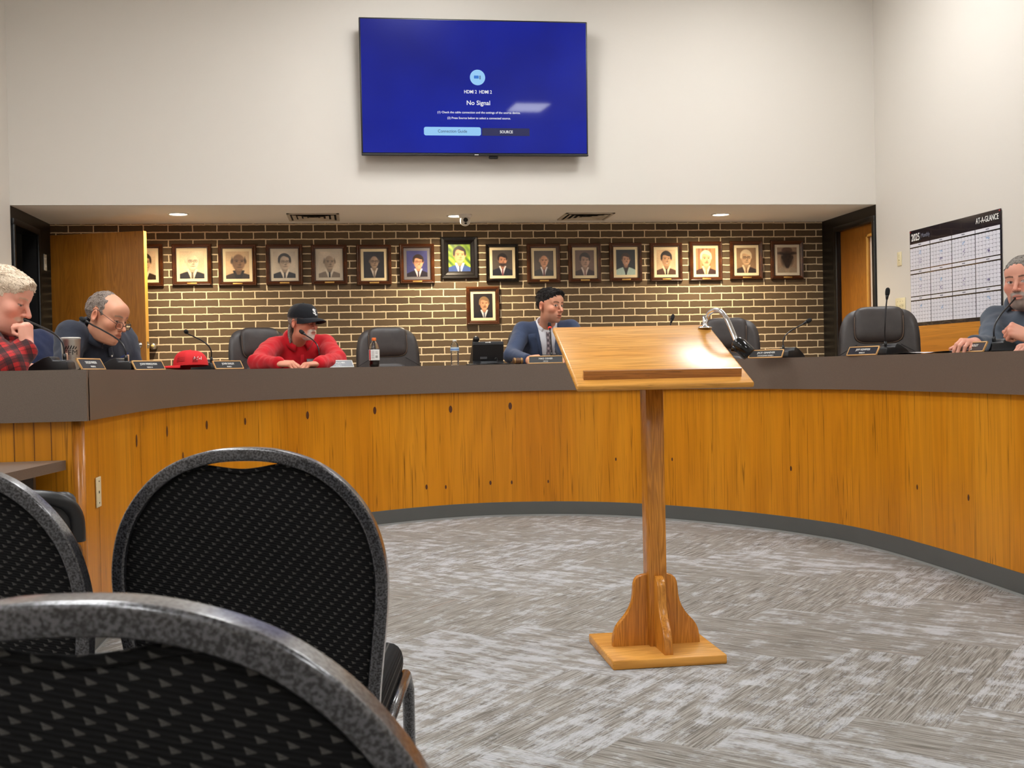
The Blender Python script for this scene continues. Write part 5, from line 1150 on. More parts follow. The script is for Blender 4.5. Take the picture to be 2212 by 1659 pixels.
def skin_colour(P, q):
    c = np.tile(np.array(q['skin'][:3]), (len(P), 1)); x, y, z = P.T; ax = np.abs(x)
    def mix(m, col): 
        nonlocal c
        m = np.clip(m, 0, 1)[:, None]; c = c*(1-m)+np.array(col[:3])*m
    sk = np.array(q['skin'][:3]); red = sk*np.array([1.02, .70, .66])
    g = lambda cx, cy, cz, r: np.exp(-((ax-cx)**2+(y-cy)**2+(z-cz)**2)/r**2)
    mix(.7*g(.045, .07, -.03, .026)+.6*g(0, .115, -.034, .018)+.7*g(.085, -.01, 0, .03), red)
    f = y > .045
    if 'stubble' in q: mix(.5*np.clip((-.040-z)/.03, 0, 1)*np.clip((y-.0)/.05, 0, 1), q['stubble'])
    if 'goatee' in q:
        m = np.clip(1.25-np.sqrt((ax/.036)**2+((z+.083)/.036)**2), 0, .30)/.30*(y > .05); m = np.maximum(m, np.clip((-.100-z)/.008, 0, 1)*(ax < .045)*(y > .03)); mix(m*.92, q['goatee'])
    if 'beard' in q: m = np.clip((-.040-z+.25*np.maximum(0, ax-.03)*2)/.015, 0, 1)*(y > .0)*(z > -.125); mix(m*.8, q['beard'])
    if 'tache' in q: mix(np.clip(1.3-np.sqrt((ax/.034)**2+((z+.057)/.010)**2), 0, .35)/.35*(y > .07), q['tache'])
    op = q.get('open', 0); lip = sk*np.array([.84, .58, .55])
    mix(.8*np.clip(1.2-np.sqrt((ax/.022)**2+((z+.0705+op*.5)/(.0115+op))**2), 0, .25)/.25*(y > .08), lip)
    mix(.95*np.clip(1.15-np.sqrt((ax/.022)**2+((z+.0705+op*.5)/(.0018+op*.45))**2), 0, .3)/.3*(y > .075), (.06, .022, .02))
    br = q.get('brow', (.08, .05, .035)); zc = .0235+.004*np.sin(np.clip((ax-.010)/.045, 0, 1)*3.1)
    mix(.85*np.clip(1.2-np.abs(z-zc)/.0036, 0, .5)/.5*((ax > .011) & (ax < .054) & f), br)
    lid = q.get('lid', .0); gx, gz = q.get('gaze', (0, 0))
    for s in (-1, 1):
        u = (x-s*.032)/.0155; v = (z-.001)/.0078; u2 = np.clip(1-u*u, 0, 1); e = f & (np.abs(u) < 1) & (y > .066)
        top, bot = u2*(1-lid*1.35), -u2*.8
        ins = e & (v < top) & (v > bot)
        mix(ins*1.0, (.62, .57, .54)); ir = np.hypot(x-s*.032-gx, z-.001-gz); mix(ins*np.clip((.0066-ir)/.001, 0, 1), q.get('iris', (.07, .04, .025))); mix(ins*np.clip((.003-ir)/.001, 0, 1), (.005, .005, .005))
        mix(.8*(e & (np.abs(v-top) < .20)), (.03, .018, .014)); mix(.35*(e & (np.abs(v-bot) < .16)), sk*.4)
        mix(.30*np.exp(-((x-s*.032)/.017)**2-((z+.014)/.005)**2)*f, sk*np.array([.7, .5, .5]))
    return c
def hand_sdf(P, pose, k=1.0):
    """wrist at the origin, +y along the hand, +z the back of the hand, +x the thumb side"""
    mc = [(.030, .088, .0), (.0105, .092, .002), (-.010, .088, .001), (-.028, .080, -.003)]; ln = [(.042, .026, .021), (.047, .030, .022), (.043, .028, .021), (.034, .021, .019)]
    d = ell(P, (0, .045, -.002), (.041, .058, .0165)); d = smin(d, rcone(P, (0, -.018, 0), (0, .01, 0), .024, .026), .02)
    for i, m in enumerate(mc):
        d = smin(d, rcone(P, (m[0]*.45, .01, 0), m, .014, .0112), .010); p = np.array(m, float); a = 0; sp = pose.get('spread', .06)*(1.5-i)
        r = .0098-.0008*(i == 3); cur = pose['curl'][i]; dd = None
        for j in range(3):
            a += R(cur[j]); v = np.array([math.sin(sp)*math.cos(a), math.cos(sp)*math.cos(a), -math.sin(a)]); n = p+v*ln[i][j]; c = rcone(P, p, n, r-.0009*j, r-.0009*(j+1)); dd = c if dd is None else smin(dd, c, .003); p = n
        d = smin(d, dd, .006)
    b = np.array([.026, .022, -.008]); t0 = pose.get('thumb', (50, -20)); a, e = R(t0[0]), R(t0[1])
    v = np.array([math.sin(a)*math.cos(e), math.cos(a)*math.cos(e), math.sin(e)]); v2 = np.array([math.sin(a-.35)*math.cos(e), math.cos(a-.35)*math.cos(e), math.sin(e+pose.get('tip', 0))])
    p1 = b+v*.040; p2 = p1+v2*.032; p3 = p2+v2*.024
    return smin(d, smin(smin(rcone(P, b, p1, .0150, .0115), rcone(P, p1, p2, .0115, .0105), .004), rcone(P, p2, p3, .0105, .0088), .004), .010)
FIST = dict(curl=[(82, 95, 55), (85, 98, 55), (86, 98, 55), (88, 96, 55)], thumb=(20, -38), spread=.02)
FLAT = dict(curl=[(12, 14, 8), (14, 16, 10), (16, 18, 10), (20, 22, 12)], thumb=(38, -12), spread=.07)
CURVED = dict(curl=[(34, 38, 22), (38, 44, 26), (42, 46, 26), (46, 48, 28)], thumb=(42, -25), spread=.05)
THUMB_UP = dict(curl=[(40, 55, 30), (46, 60, 32), (50, 62, 34), (54, 62, 34)], thumb=(62, 8), spread=.03)
skin_m = vcol('skin', .48, 'Col', .15, 500); skin_m.node_tree.nodes['Principled BSDF'].inputs['Subsurface Weight'].default_value = .06; skin_m.node_tree.nodes['Principled BSDF'].inputs['Subsurface Radius'].default_value = (.012, .005, .003)
skin_m.node_tree.nodes['Principled BSDF'].inputs['Specular IOR Level'].default_value = .35
def hair_mat(name, c0, c1, rough=.5):
    t = NT(name); v = t.coord('Object', (330, 90, 160)); n = t.noise(v, 1, 3, .6); t.base(t.ramp(n, [(.32, c0), (.68, c1)])); t.set(Roughness=max(.58, rough)); t.b.inputs['Specular IOR Level'].default_value = .3; t.bump(n, 1.0, .004); return t.m
def cloth_mat(name, c, rough=.85, weave=900, dark=.82):
    t = NT(name); v = t.coord('Object'); n = t.noise(v, weave, 2); n2 = t.noise(v, 7, 3); t.base(t.mix(n2, tuple(x*dark for x in c[:3])+(1,), tuple(min(1, x*1.12) for x in c[:3])+(1,))); t.set(Roughness=rough); t.b.inputs['Specular IOR Level'].default_value = .25; t.b.inputs['Sheen Weight'].default_value = .12
    t.bump(t.math('MULTIPLY_ADD', t.noise(v, 26, 2), 6.0, n), .35, .0012); return t.m
def plaid_mat(name):
    t = NT(name); sp = t.new('ShaderNodeSeparateXYZ'); t.link(t.coord('Object', rot=(.35, .5, .3)), sp.inputs[0]); x, y, z = sp.outputs
    def band(v, per, ofs, wd): f = t.math('FRACT', t.math('MULTIPLY_ADD', v, 1/per, ofs)); return t.math('LESS_THAN', t.math('ABSOLUTE', t.math('SUBTRACT', f, .5)), wd)
    u = t.math('ADD', x, t.math('MULTIPLY', y, .8)); a, b = band(u, .062, .1, .24), band(z, .062, .3, .24); a2, b2 = band(u, .031, .3, .07), band(z, .031, .1, .07)
    c = t.mix(t.math('MULTIPLY', a, .78), srgb(178, 30, 30), srgb(26, 16, 20)); c = t.mix(t.math('MULTIPLY', b, .72), c, srgb(26, 16, 20)); c = t.mix(t.math('MULTIPLY', a2, .5), c, srgb(16, 12, 16)); c = t.mix(t.math('MULTIPLY', b2, .5), c, srgb(16, 12, 16))
    t.base(c); t.set(Roughness=.9); t.b.inputs['Sheen Weight'].default_value = .15; t.bump(t.noise(t.coord('Object'), 700, 2), .4, .001); return t.m

class Person:
    def __init__(s, label, q):
        s.q = q; pel = np.array(q['pelvis'], float); s.o = np.array([pel[0], pel[1], PLAT])
        s.root = thing('person', label, 'person', tuple(s.o))
        L = lambda p: np.array(p, float)-s.o
        s.J = {k: L(v) for k, v in q['joints'].items()}; s.J['pel'] = L(pel)
        J = s.J; s.u = (J['neck']-J['pel'])/np.linalg.norm(J['neck']-J['pel']); sd = J['shL']-J['shR']; sd -= s.u*(sd@s.u); s.s = sd/np.linalg.norm(sd)   # towards the person's left
        s.f = np.cross(s.s, s.u)*-1; s.f = np.cross(s.u, s.s)*-1 if False else s.f
        if s.f @ np.array(q['front'], float) < 0: s.f = -s.f
        s.Rm = np.stack([s.s, s.f, s.u], 1); s.fat = q.get('fat', 1)
        # head
        c = np.array(q['head'], float); k = q.get('hs', 1.05); al, pt, rl = (R(v) for v in q['hrot'])
        tc = -c.copy(); tc[2] = 0; tc /= np.linalg.norm(tc); rt = np.array([-tc[1], tc[0], 0]); rt = rt if rt @ np.array(_r0) > 0 else -rt
        F0 = tc*math.cos(al)+rt*math.sin(al); Fy = F0*math.cos(pt)-A_(0, 0, 1)*math.sin(pt); X = np.cross(Fy, A_(0, 0, 1)); X /= np.linalg.norm(X); Zz = np.cross(X, Fy)
        X, Zz = X*math.cos(rl)+Zz*math.sin(rl), Zz*math.cos(rl)-X*math.sin(rl)
        s.HR = np.stack([X, Fy, Zz], 1); s.hc = L(c); s.hs = k
        s.M = Matrix(((*(s.HR[0]*k), s.hc[0]), (*(s.HR[1]*k), s.hc[1]), (*(s.HR[2]*k), s.hc[2]), (0, 0, 0, 1)))
        s.body()
    def hl(s, P): return ((P-s.hc)@s.HR)/s.hs
    def hw(s, p): return s.HR@(np.asarray(p, float)*s.hs)+s.hc
    def torso(s, P, sleeves=True):
        J, ft = s.J, s.fat; ms = (J['shL']+J['shR'])/2; W = np.linalg.norm(J['shL']-J['shR'])/2
        d = ell(P, ms-s.u*.14+s.f*.005, (W+.005, .118*ft, .21), s.Rm)
        d = smin(d, ell(P, J['pel']+s.u*.14+s.f*.025*ft, (.165*ft, .135*ft, .20), s.Rm), .08); d = smin(d, ell(P, J['pel']+s.u*.0, (.185*ft, .14*ft, .12), s.Rm), .06)
        for a in ('L', 'R'):
            sh, el, wr = J['sh'+a], J['el'+a], J['wr'+a]
            d = smin(d, rcone(P, J['neck']-s.u*.008, sh, .052, .060), .05); d = smin(d, rcone(P, sh, el, .060*ft**.5, .047), .035); d = smin(d, rcone(P, el, wr, .047, .033), .02)
        return d
    def legs(s, P):
        J = s.J; d = None
        for sg in (-1, 1):
            hip = J['pel']+s.s*sg*.10-A_(0, 0, .02); fh = A_(s.f[0], s.f[1], 0); fh /= np.linalg.norm(fh); kn = hip+fh*.42+s.s*sg*.05; kn[2] = .50; ft = kn+fh*.02; ft[2] = .09
            e = smin(rcone(P, hip, kn, .085, .062), rcone(P, kn, ft, .060, .042), .03); d = e if d is None else np.minimum(d, e)
        return d
    def body(s):
        q = s.q; Vs, Fs, Cs = [], [], []
        def put(V, F, C): o = sum(len(v) for v in Vs); Vs.append(V); Fs.append(F+o); Cs.append(C)
        nk = s.hl(s.J['neck'][None]-s.u*.03)[0]
        f = lambda P: head_sdf(P, q, nk); lo = np.minimum((-.105, -.13, -.14), nk-.075); hi = np.maximum((.105, .135, .128), nk+.075)
        V, F = surfnet(f, lo, hi, .0029); put((s.HR@(V*s.hs).T).T+s.hc, F, skin_colour(V, q)); s.headf = f
        sk = np.array(q['skin'][:3])
        b = lambda P: smin(s.torso(P)+.014, s.legs(P)+.014, .05)
        allp = np.array(list(s.J.values())); fh = A_(s.f[0], s.f[1], 0)*.55; lo = np.minimum(allp.min(0)-.25, (allp.min(0)+fh)-.25); hi = np.maximum(allp.max(0)+.2, allp.max(0)+fh+.12); lo[2] = .02; s.lo, s.hi = lo, hi
        V, F = surfnet(b, lo, hi, .016); put(V, F, np.tile(sk, (len(V), 1)))
        for side, (pose, fd, bk, mir) in q.get('hands', {}).items():
            fd = np.array(fd, float); fd /= np.linalg.norm(fd); bk = np.array(bk, float); bk -= fd*(bk@fd); bk /= np.linalg.norm(bk); X = np.cross(fd, bk)*mir; Rm = np.stack([X, fd, bk], 1); wr = s.J['wr'+side]
            g = lambda P: hand_sdf(P, pose); V, F = surfnet(g, (-.09, -.06, -.13), (.12, .23, .06), .0030)
            C = np.tile(sk, (len(V), 1)); m = np.exp(-((V[:, 1]-.09)/.012)**2)[:, None]*.35; C = C*(1-m)+sk*np.array([1.0, .7, .66])*m; V2 = (Rm@(V*q.get('handk', 1.03)).T).T+wr
            if np.linalg.det(Rm) < 0: F = F[:, ::-1]
            put(V2, F, C)
        np_mesh('body', np.concatenate(Vs), np.concatenate(Fs), skin_m, s.root, np.concatenate(Cs))
    def cloth(s, name, mat, grow=.004, fold=.006, cut=None, h=.009, arms=True, parent=None, seed=1, low=True):
        J = s.J
        def f(P):
            d = s.torso(P)-grow
            d = smax(d, -rcone(P, J['neck']+s.u*.0+s.f*.012, J['neck']+s.u*.15+s.f*.02, .066, .075), .008)
            for a in ('L', 'R'):
                ax = (J['wr'+a]-J['el'+a]); ax /= np.linalg.norm(ax); near = np.linalg.norm(P-J['wr'+a], axis=1) < .12
                d = np.where(near, smax(d, (P-J['wr'+a])@ax+s.q.get('cuff', .008), .006), d)
            if cut is not None: d = smax(d, cut(P), .004)
            return d
        V, F = surfnet(f, s.lo, s.hi, h); N = grad_n(f, V)
        n = vnoise(V, 9, seed)+.5*vnoise(V, 21, seed+3); el = sum(np.exp(-(np.linalg.norm(V-J['el'+a], axis=1)/.10)**2) for a in 'LR')
        rid = np.sin(vnoise(V*np.array([1, 1, 1.0]), 6.5, seed+7)*9)*.5
        V = V+N*(fold*n+fold*.35*rid*(.35+el))[:, None]
        s.cf = f
        return np_mesh(name, V, F, mat, parent or s.root)
    def trousers(s, mat):
        f = lambda P: s.legs(P)-.004; V, F = surfnet(f, s.lo, s.hi, .016); np_mesh('trousers', V, F, mat, s.root)
        for sg in (-1, 1):
            fh = A_(s.f[0], s.f[1], 0); fh /= np.linalg.norm(fh); hip = s.J['pel']+s.s*sg*.10; p = hip+fh*.44+s.s*sg*.05; b = MB(); b.ball((p+fh*.06)*A_(1, 1, 0)+A_(0, 0, .047), (.047, .135, .045), 16, 0, Matrix.Rotation(math.atan2(-fh[0], fh[1]), 3, 'Z')); b.build('shoe', MT['black_plastic'], s.root)
    def on_surf(s, p, d, f=None, off=.004):
        """first hit of the clothing from p along d (march from outside inwards)"""
        f = f or s.cf; p = np.array(p, float); d = np.array(d, float); d /= np.linalg.norm(d); t = 0
        for _ in range(60):
            v = float(f((p+d*t)[None])[0])
            if v < .0005 or t > .8: break
            t += max(.0008, v*.7)
        t = t if t < .6 else .36
        return p+d*(t-off)
    def collar(s, mat, r0=.070, h=.036, spread=.034, drop=.030, point=.022, gap=28, parent=None, name='collar', lift=.0, th=.003):
        up = s.u*.75+A_(0, 0, .35); up /= np.linalg.norm(up); hd = s.hw((0, -.02, -.06)); ax = hd-s.J['neck']; ax /= np.linalg.norm(ax); ax = ax*.6+up*.4; ax /= np.linalg.norm(ax)
        fr = s.f-ax*(s.f@ax); fr /= np.linalg.norm(fr); sd = np.cross(ax, fr); c = s.J['neck']+s.f*.008+ax*(lift+.026); rows = []; n = 40
        for prof in range(6):
            row = []
            for k in range(n+1):
                ph = R(gap)*.5+(2*math.pi-R(gap))*k/n; fw = math.cos(ph); close = max(0, 1-min(ph, 2*math.pi-ph)/1.3)
                rr = (r0+.004, r0, r0, r0+.006, r0+.006+spread*.6, r0+.008+spread)[prof]; zz = (-.018, .0, h*.92, h, h-drop*.45, h-drop-point*close**1.5)[prof]
                zz -= .026*max(0, fw)**2*(1 if prof < 6 else 0); rr2 = rr*(1+.06*fw)
                row.append(tuple(c+(fr*math.cos(ph)+sd*math.sin(ph))*rr2+ax*zz))
            rows.append(row)
        b = MB(); b.grid(rows, 0, True); o = b.build(name, mat, parent or s.root); md = o.modifiers.new('thickness', 'SOLIDIFY'); md.thickness = th; md.offset = 0; return o
    def hair(s, mat, keep, th=.010, seed=1, rough=.004, tuft=0, tl=.022, lift=.35, comb=(0, 1, 0), tr=.0026, zmin=.02):
        def f(P):
            x, y, z = P.T; kp = keep(np.abs(x), y, z, x)+.0022*(np.sin(330*x+90*y)+np.sin(270*x-140*z+2)+np.sin(190*y+240*z)); t = (th if not callable(th) else th(x, y, z))*np.clip(.12+kp/.034, .12, 1); d = skull(P)-t; d = smax(d, -(skull(P)+.004), .001)
            return smax(d, -kp, .002)
        V, F = surfnet(f, (-.11, -.14, -.14), (.11, .12, .15), .0032); N = grad_n(f, V); st = vnoise(V*A_(1.6, .55, 1), 60, seed)+.6*vnoise(V*A_(1.6, .6, 1), 130, seed+5)
        V = V+N*(rough*.5*st)[:, None]
        if tuft:                                             # loose locks combed over the mass
            k = keep(np.abs(V[:, 0]), V[:, 1], V[:, 2], V[:, 0]); o = np.where((k > .004) & (V[:, 2] > zmin) & ((N*V).sum(1) > .3*np.linalg.norm(V, axis=1)))[0]; rg = np.random.default_rng(seed); o = rg.choice(o, min(tuft, len(o)), False); VV, FF = [V], [F]; c0 = len(V)
            for i in o:
                n = N[i]; d = np.array(comb)+.45*rg.standard_normal(3); d -= n*(d@n); d /= np.linalg.norm(d)+1e-9; b = np.cross(n, d); L = tl*rg.uniform(.6, 1.2); r = tr*rg.uniform(.7, 1.3)
                for q, (f_, rr) in enumerate(((-.25, .6), (.15, 1), (.6, .8), (1.0, .12))):
                    p = V[i]+d*L*f_+n*(lift*L*f_*(1.1-.8*f_)-.0005); VV.append(np.stack([p+b*r*rr, p+n*r*rr, p-b*r*rr, p-n*r*rr]))
                FF.append(np.array([[c0+4*q+k_, c0+4*q+(k_+1) % 4, c0+4*q+4+(k_+1) % 4, c0+4*q+4+k_] for q in range(3) for k_ in range(4)])); c0 += 16
            V, F = np.concatenate(VV), np.concatenate(FF)
        return np_mesh('hair', (s.HR@(V*s.hs).T).T+s.hc, F, mat, s.root)
    def glasses(s, mat, lens=None, w=.024, h=.017, z=-.004, y=.104, ex=3.0, tilt=0, temple=.0, wire=.0013):
        b = MB(); loops = []
        for sg in (-1, 1):
            pts = []
            for k in range(28):
                a = 2*math.pi*k/28; c, q = math.cos(a), math.sin(a); pts.append(Vector((sg*.034+math.copysign(abs(c)**(2/ex), c)*w, y-.35*abs(sg*.034+c*w)*.25, z+math.copysign(abs(q)**(2/ex), q)*h)))
            b.tube(pts, wire, 6, closed=True); loops.append(pts)
            b.tube(spline([(sg*(.034+w), y-.008, z+h*.4), (sg*.079, y-.03, z+h*.5+temple*.3), (sg*.086, .02, z+.012+temple*.8), (sg*.087, -.012, z+.014+temple), (sg*.084, -.03, z-.004+temple)], 5), wire*.9, 6)
        b.tube(spline([(-.034+w, y-.001, z+.002), (0, y+.004, z+.005), (.034-w, y-.001, z+.002)], 4), wire, 6)
        b.xf(s.M); o = b.build('glasses', mat, s.root)
        g = NT('lens_glass'); g.base((1, 1, 1, 1)); g.set(Roughness=0, IOR=1.12); g.b.inputs['Transmission Weight'].default_value = 1
        for pts in loops: b = MB(); b.add(pts, [list(range(28))]); b.xf(s.M); b.build('lens', g.m, o)
        return o
def P3(px, py, d, z=None):
    p = at(px, py, d); return (p.x, p.y, p.z if z is None else z)
SEAT_Z = PLAT+.58

def keep_short(line=.074, temple=.020, side=.0, nape=-.055, burn=.018):
    def k(ax, y, z, x):
        top = z-(line-.030*np.clip((ax-.02)/.05, 0, 1)-.10*np.clip(.06-y, 0, .2)*4)
        sides = np.minimum(temple-y-.6*np.clip(.02-z, 0, .1), z-side+.5*np.clip(-.02-y, 0, .1)); ear = np.hypot((y+.012)/1.0, (z+.006)/1.4)-.026
        back = np.minimum(-.030-y, z-nape); sides = np.minimum(sides, ear)
        return np.maximum(np.maximum(np.minimum(top, .09+y*0), sides), back)
    return k
def seat_for(p, dep_px, lab, face):
    o = copy_tree(CHAIR0); o.location = (p[0], p[1], PLAT); o.rotation_euler.z = face; o['label'] = lab; o['group'] = 'leather chairs behind the council desk'; return o
def facing(f): return math.atan2(-f[0], f[1])

def people():
    dark_tr = cloth_mat('dark_trousers', srgb(34, 34, 38))
    # --- suited man in the middle
    d = Person('person in a blue suit and checked tie, turned right, beside the desk phone', dict(
        skin=srgb(216, 154, 124), brow=srgb(44, 32, 28), stubble=srgb(136, 100, 84), open=.003, gaze=(.004, 0), iris=srgb(70, 46, 30), jaw=1.0, hs=1.05, cuff=-.015,
        head=P3(1188, 661, 8.42), hrot=(47, 3, 2), front=(0, -1, 0), pelvis=P3(1178, 800, 8.78, SEAT_Z),
        joints=dict(neck=P3(1179, 709, 8.56), shR=P3(1129, 716, 8.52), shL=P3(1233, 712, 8.58), elR=P3(1104, 768, 8.30), wrR=P3(1139, 777, 8.08), elL=P3(1258, 772, 8.45), wrL=P3(1222, 780, 8.14)),
        hands={'R': (THUMB_UP, (.75, -.62, .06), (-.45, -.55, .70), 1), 'L': (CURVED, (-.6, -.8, 0), (0, 0, 1), -1)}))
    J = d.J; up = lambda P: (P-J['pel'])@d.u; sd = lambda P: (P-J['neck'])@d.s; fw = lambda P: (P-J['neck'])@d.f
    hN = float((J['neck']-J['pel'])@d.u)
    white = cloth_mat('white_shirt', srgb(228, 228, 234)); suit = cloth_mat('blue_suit', srgb(60, 72, 98), .8)
    d.cloth('shirt', white, -.002, .0015, h=.010); shf = d.cf
    vw = lambda h_: .012+.26*np.clip(h_-.10, 0, 1)
    cut = lambda P: np.minimum(np.minimum(.014+.23*np.clip(up(P)-.10, 0, .6)*.5-np.abs(sd(P)), fw(P)-.01), up(P)-.05)
    jk = d.cloth('jacket', suit, .010, .0035, cut, h=.008, seed=4); jf = d.cf
    d.collar(white, .070, .044, .016, .036, .034, 58)
    # lapels
    for sg in (-1, 1):
        rows = [[], [], []]
        for i in range(15):
            t = i/14; hgt = .10+(hN+.012-.10)*t; inner = .014+.115*np.clip(hgt-.10, 0, .6); wdt = .012+.070*min(1, t*1.6)*(1 if t < .76 else (.62 if t < .80 else .85-.9*(t-.8)))
            for r_, f_ in zip(rows, (0, .55, 1)):
                p = J['pel']+d.u*hgt+d.s*(J['neck']-J['pel'])@d.s+d.s*sg*(inner+wdt*f_); q = d.on_surf(p+d.f*.4, -d.f, jf, .005+.004*math.sin(f_*3)); r_.append(tuple(q))
        b = MB(); b.grid(rows, 0, True, None, sg > 0); o = b.build('lapel', suit, jk); m = o.modifiers.new('thickness', 'SOLIDIFY'); m.thickness = .003; m.offset = 0
    b = MB(); p = d.on_surf(J['pel']+d.u*(hN-.13)-d.s*.115+d.f*.4, -d.f, jf, .004)
    # tie
    tm = NT('checked_tie'); sp = tm.new('ShaderNodeSeparateXYZ'); tm.link(tm.coord('UV', rot=(0, 0, .78)), sp.inputs[0])
    def bd(v, per, w_): f = tm.math('FRACT', tm.math('MULTIPLY', v, 1/per)); return tm.math('LESS_THAN', f, w_)
    a_, b_ = bd(sp.outputs[0], .026, .5), bd(sp.outputs[1], .026, .5); c = tm.mix(tm.math('MULTIPLY', a_, .6), srgb(186, 170, 174), srgb(40, 34, 46)); c = tm.mix(tm.math('MULTIPLY', b_, .6), c, srgb(40, 34, 46)); tm.base(c); tm.set(Roughness=.5)
    rows, uv = [], []
    for i in range(22):
        t = i/21; hgt = hN+.010-t*(hN-.05); hh = min(hgt, hN-.034); hw = (.022-.004*t/.12 if t < .12 else .018+.034*(t-.12)) if t > 0 else .019; r_, u_ = [], []
        for k in range(7):
            f_ = -1+k/3; p = J['pel']+d.u*hh+d.s*((J['neck']-J['pel'])@d.s)+d.s*f_*hw+d.f*.4; q = d.on_surf(p, -d.f, shf, .006+.008*(1-f_*f_)*(1.8 if t < .1 else 1))+(hgt-hh)*(d.u-.30*d.f); r_.append(tuple(q)); u_.append((f_*hw, -t*.5))
        rows.append(r_); uv.append(u_)
    b = MB(); b.grid(rows, 0, True, uv, True); b.build('tie', tm.m, d.root)
    d.trousers(cloth_mat('suit_trousers', srgb(48, 58, 84)))
    kd = keep_short(.078, .012, .004, -.065)
    d.hair(hair_mat('dark_hair', srgb(15, 13, 12), srgb(52, 47, 45), .35), kd, lambda x, y, z: .004+.011*np.clip((z-.05)/.05, 0, 1)+.007*np.clip((y-.02)/.05, 0, 1)*np.clip((z-.06)/.04, 0, 1), 3, .004, 420, .024, .40, (.25, .9, .25), .0024, .045)
    seat_for(np.array(d.o)-d.f*.06, 0, 'brown leather chair the suited man sits in, hidden by his back', facing(d.f)).location.z = PLAT

    # --- red shirted man with the black cap
    c = Person('person in a red shirt and black cap with white goatee, hands on desk', dict(
        skin=srgb(214, 148, 122), brow=srgb(150, 130, 118), goatee=srgb(226, 214, 204), tache=srgb(222, 210, 200), gaze=(.005, 0), iris=srgb(70, 70, 74), hs=1.03, cuff=-.035, fat=1.08, jaw=.96,
        head=P3(655, 697, 7.86), hrot=(46, 2, 0), front=(.3, -.9, 0), pelvis=P3(628, 800, 8.32, SEAT_Z),
        joints=dict(neck=P3(640, 740, 8.02), shR=P3(590, 751, 7.94), shL=P3(703, 746, 8.14), elR=P3(556, 783, 7.46), wrR=P3(600, 785, 7.22), elL=P3(731, 778, 7.76), wrL=P3(688, 786, 7.36)),
        hands={'R': (CURVED, (.94, -.28, -.02), (-.1, -.25, .95), -1), 'L': (CURVED, (-.85, -.5, -.02), (0, 0, 1), 1)}))
    red = cloth_mat('red_shirt', srgb(196, 20, 34), .85, 700, .8)
    sh = c.cloth('shirt', red, .012, .011, seed=2, h=.008); c.collar(red, .076, .032, .024, .026, .018, 46, sh, lift=.022)
    cf = c.cf; J = c.J; b = MB(); pl = []
    for i in range(10): h_ = float((J['neck']-J['pel'])@c.u)-.02-.024*i; pl.append(tuple(c.on_surf(J['pel']+c.u*h_+c.s*((J['neck']-J['pel'])@c.s)+c.f*.4, -c.f, cf, .019)))
    b.tube(pl, [(.013, .0025)]*len(pl), 8, flat=Vector(c.s)); b.build('button_placket', red, sh)
    c.trousers(dark_tr)
    gh = hair_mat('grey_hair', srgb(96, 90, 86), srgb(176, 168, 160))
    def kc(ax, y, z, x): return np.maximum(np.minimum(np.minimum(-.012-y, z+.12), np.hypot(y+.014, (z+.006)/1.35)-.027), np.minimum(np.minimum(.05-y, z-.012), .045-z))
    c.hair(gh, kc, .006, 5, .003)
    b = MB(); rg = random.Random(4)
    for k in range(26):                                  # the tail of hair down to the collar
        a = R(195+100*k/25); x0, y0 = .066*math.cos(a), -.018+.083*math.sin(a)
        x0 = x0*1.0; pts = [(x0, y0, -.012), (x0*1.08, y0*1.05-.004, -.05), (x0*1.04, y0*1.0-.010, -.09), (x0*.98, y0*.97-.006, -.125-rg.uniform(0, .02))]; b.tube(spline(pts, 4), [.010, .011, .011, .011, .011, .011, .0105, .010, .010, .009, .008, .007, .003], 7)
    b.xf(c.M); b.build('hair_tail', gh, c.root)
    bk = cloth_mat('black_cap_cloth', srgb(15, 17, 24), .8); cr, vz = cap_mesh(.074, .098); Mc = c.M @ Matrix.Translation((0, -.006, .034)) @ Matrix.Rotation(R(-4), 4, 'X') @ Matrix.Diagonal((1.12, 1.17, 1.0, 1))
    cr.xf(Mc); vz.xf(Mc); co = cr.build('cap_crown', bk, c.root, subdiv=0); vz.build('cap_visor', bk, co)
    wt = plain('white_embroidery', srgb(236, 236, 236), .8)
    for tx, sz, dx, dz in (('S', .050, -.004, .004), ('L', .044, .010, -.006), ('T', .036, .006, .004)):
        o = letters(tx, sz, wt, co, Matrix.Translation((dx, .040+dz, 0)), 'cap_monogram', extrude=.0006, bold=.03)
        for v in o.data.vertices:
            a = math.pi/2+v.co.x/.088; el = (v.co.y)/.098; r = math.cos(el)**.72; v.co = Mc @ Vector((math.cos(a)*(.082*r+.0015+v.co.z), math.sin(a)*(.098*r+.0015+v.co.z), .098*math.sin(el)**.95+.006*math.sin(el*2)))
    c.glasses(plain('brown_spectacle', srgb(60, 44, 38), .3), w=.023, h=.015, z=-.002, ex=3.4)

    # --- man in the navy polo
    n = Person('balding person in a dark navy polo and spectacles before the open door', dict(
        skin=srgb(212, 152, 122), brow=srgb(150, 128, 112), gaze=(.003, -.003), lid=.55, iris=srgb(60, 50, 44), hs=1.08, chub=.5, jaw=1.0, fat=1.22, cuff=.20,
        head=P3(231, 684, 6.02), hrot=(53, 20, 4), front=(.6, -.7, 0), pelvis=P3(190, 800, 6.34, SEAT_Z),
        joints=dict(neck=P3(208, 724, 6.10), shR=P3(156, 726, 5.98), shL=P3(264, 732, 6.34), elR=P3(128, 806, 5.76, .98), wrR=P3(190, 806, 5.70, .99), elL=P3(296, 802, 6.32, .99), wrL=P3(262, 805, 6.10, .99)),
        hands={}))
    navy = cloth_mat('navy_polo', srgb(50, 54, 66), .85, 800); sh = n.cloth('polo_shirt', navy, .012, .009, seed=6, h=.008); n.collar(navy, .080, .032, .030, .030, .014, 60, sh, lift=.02)
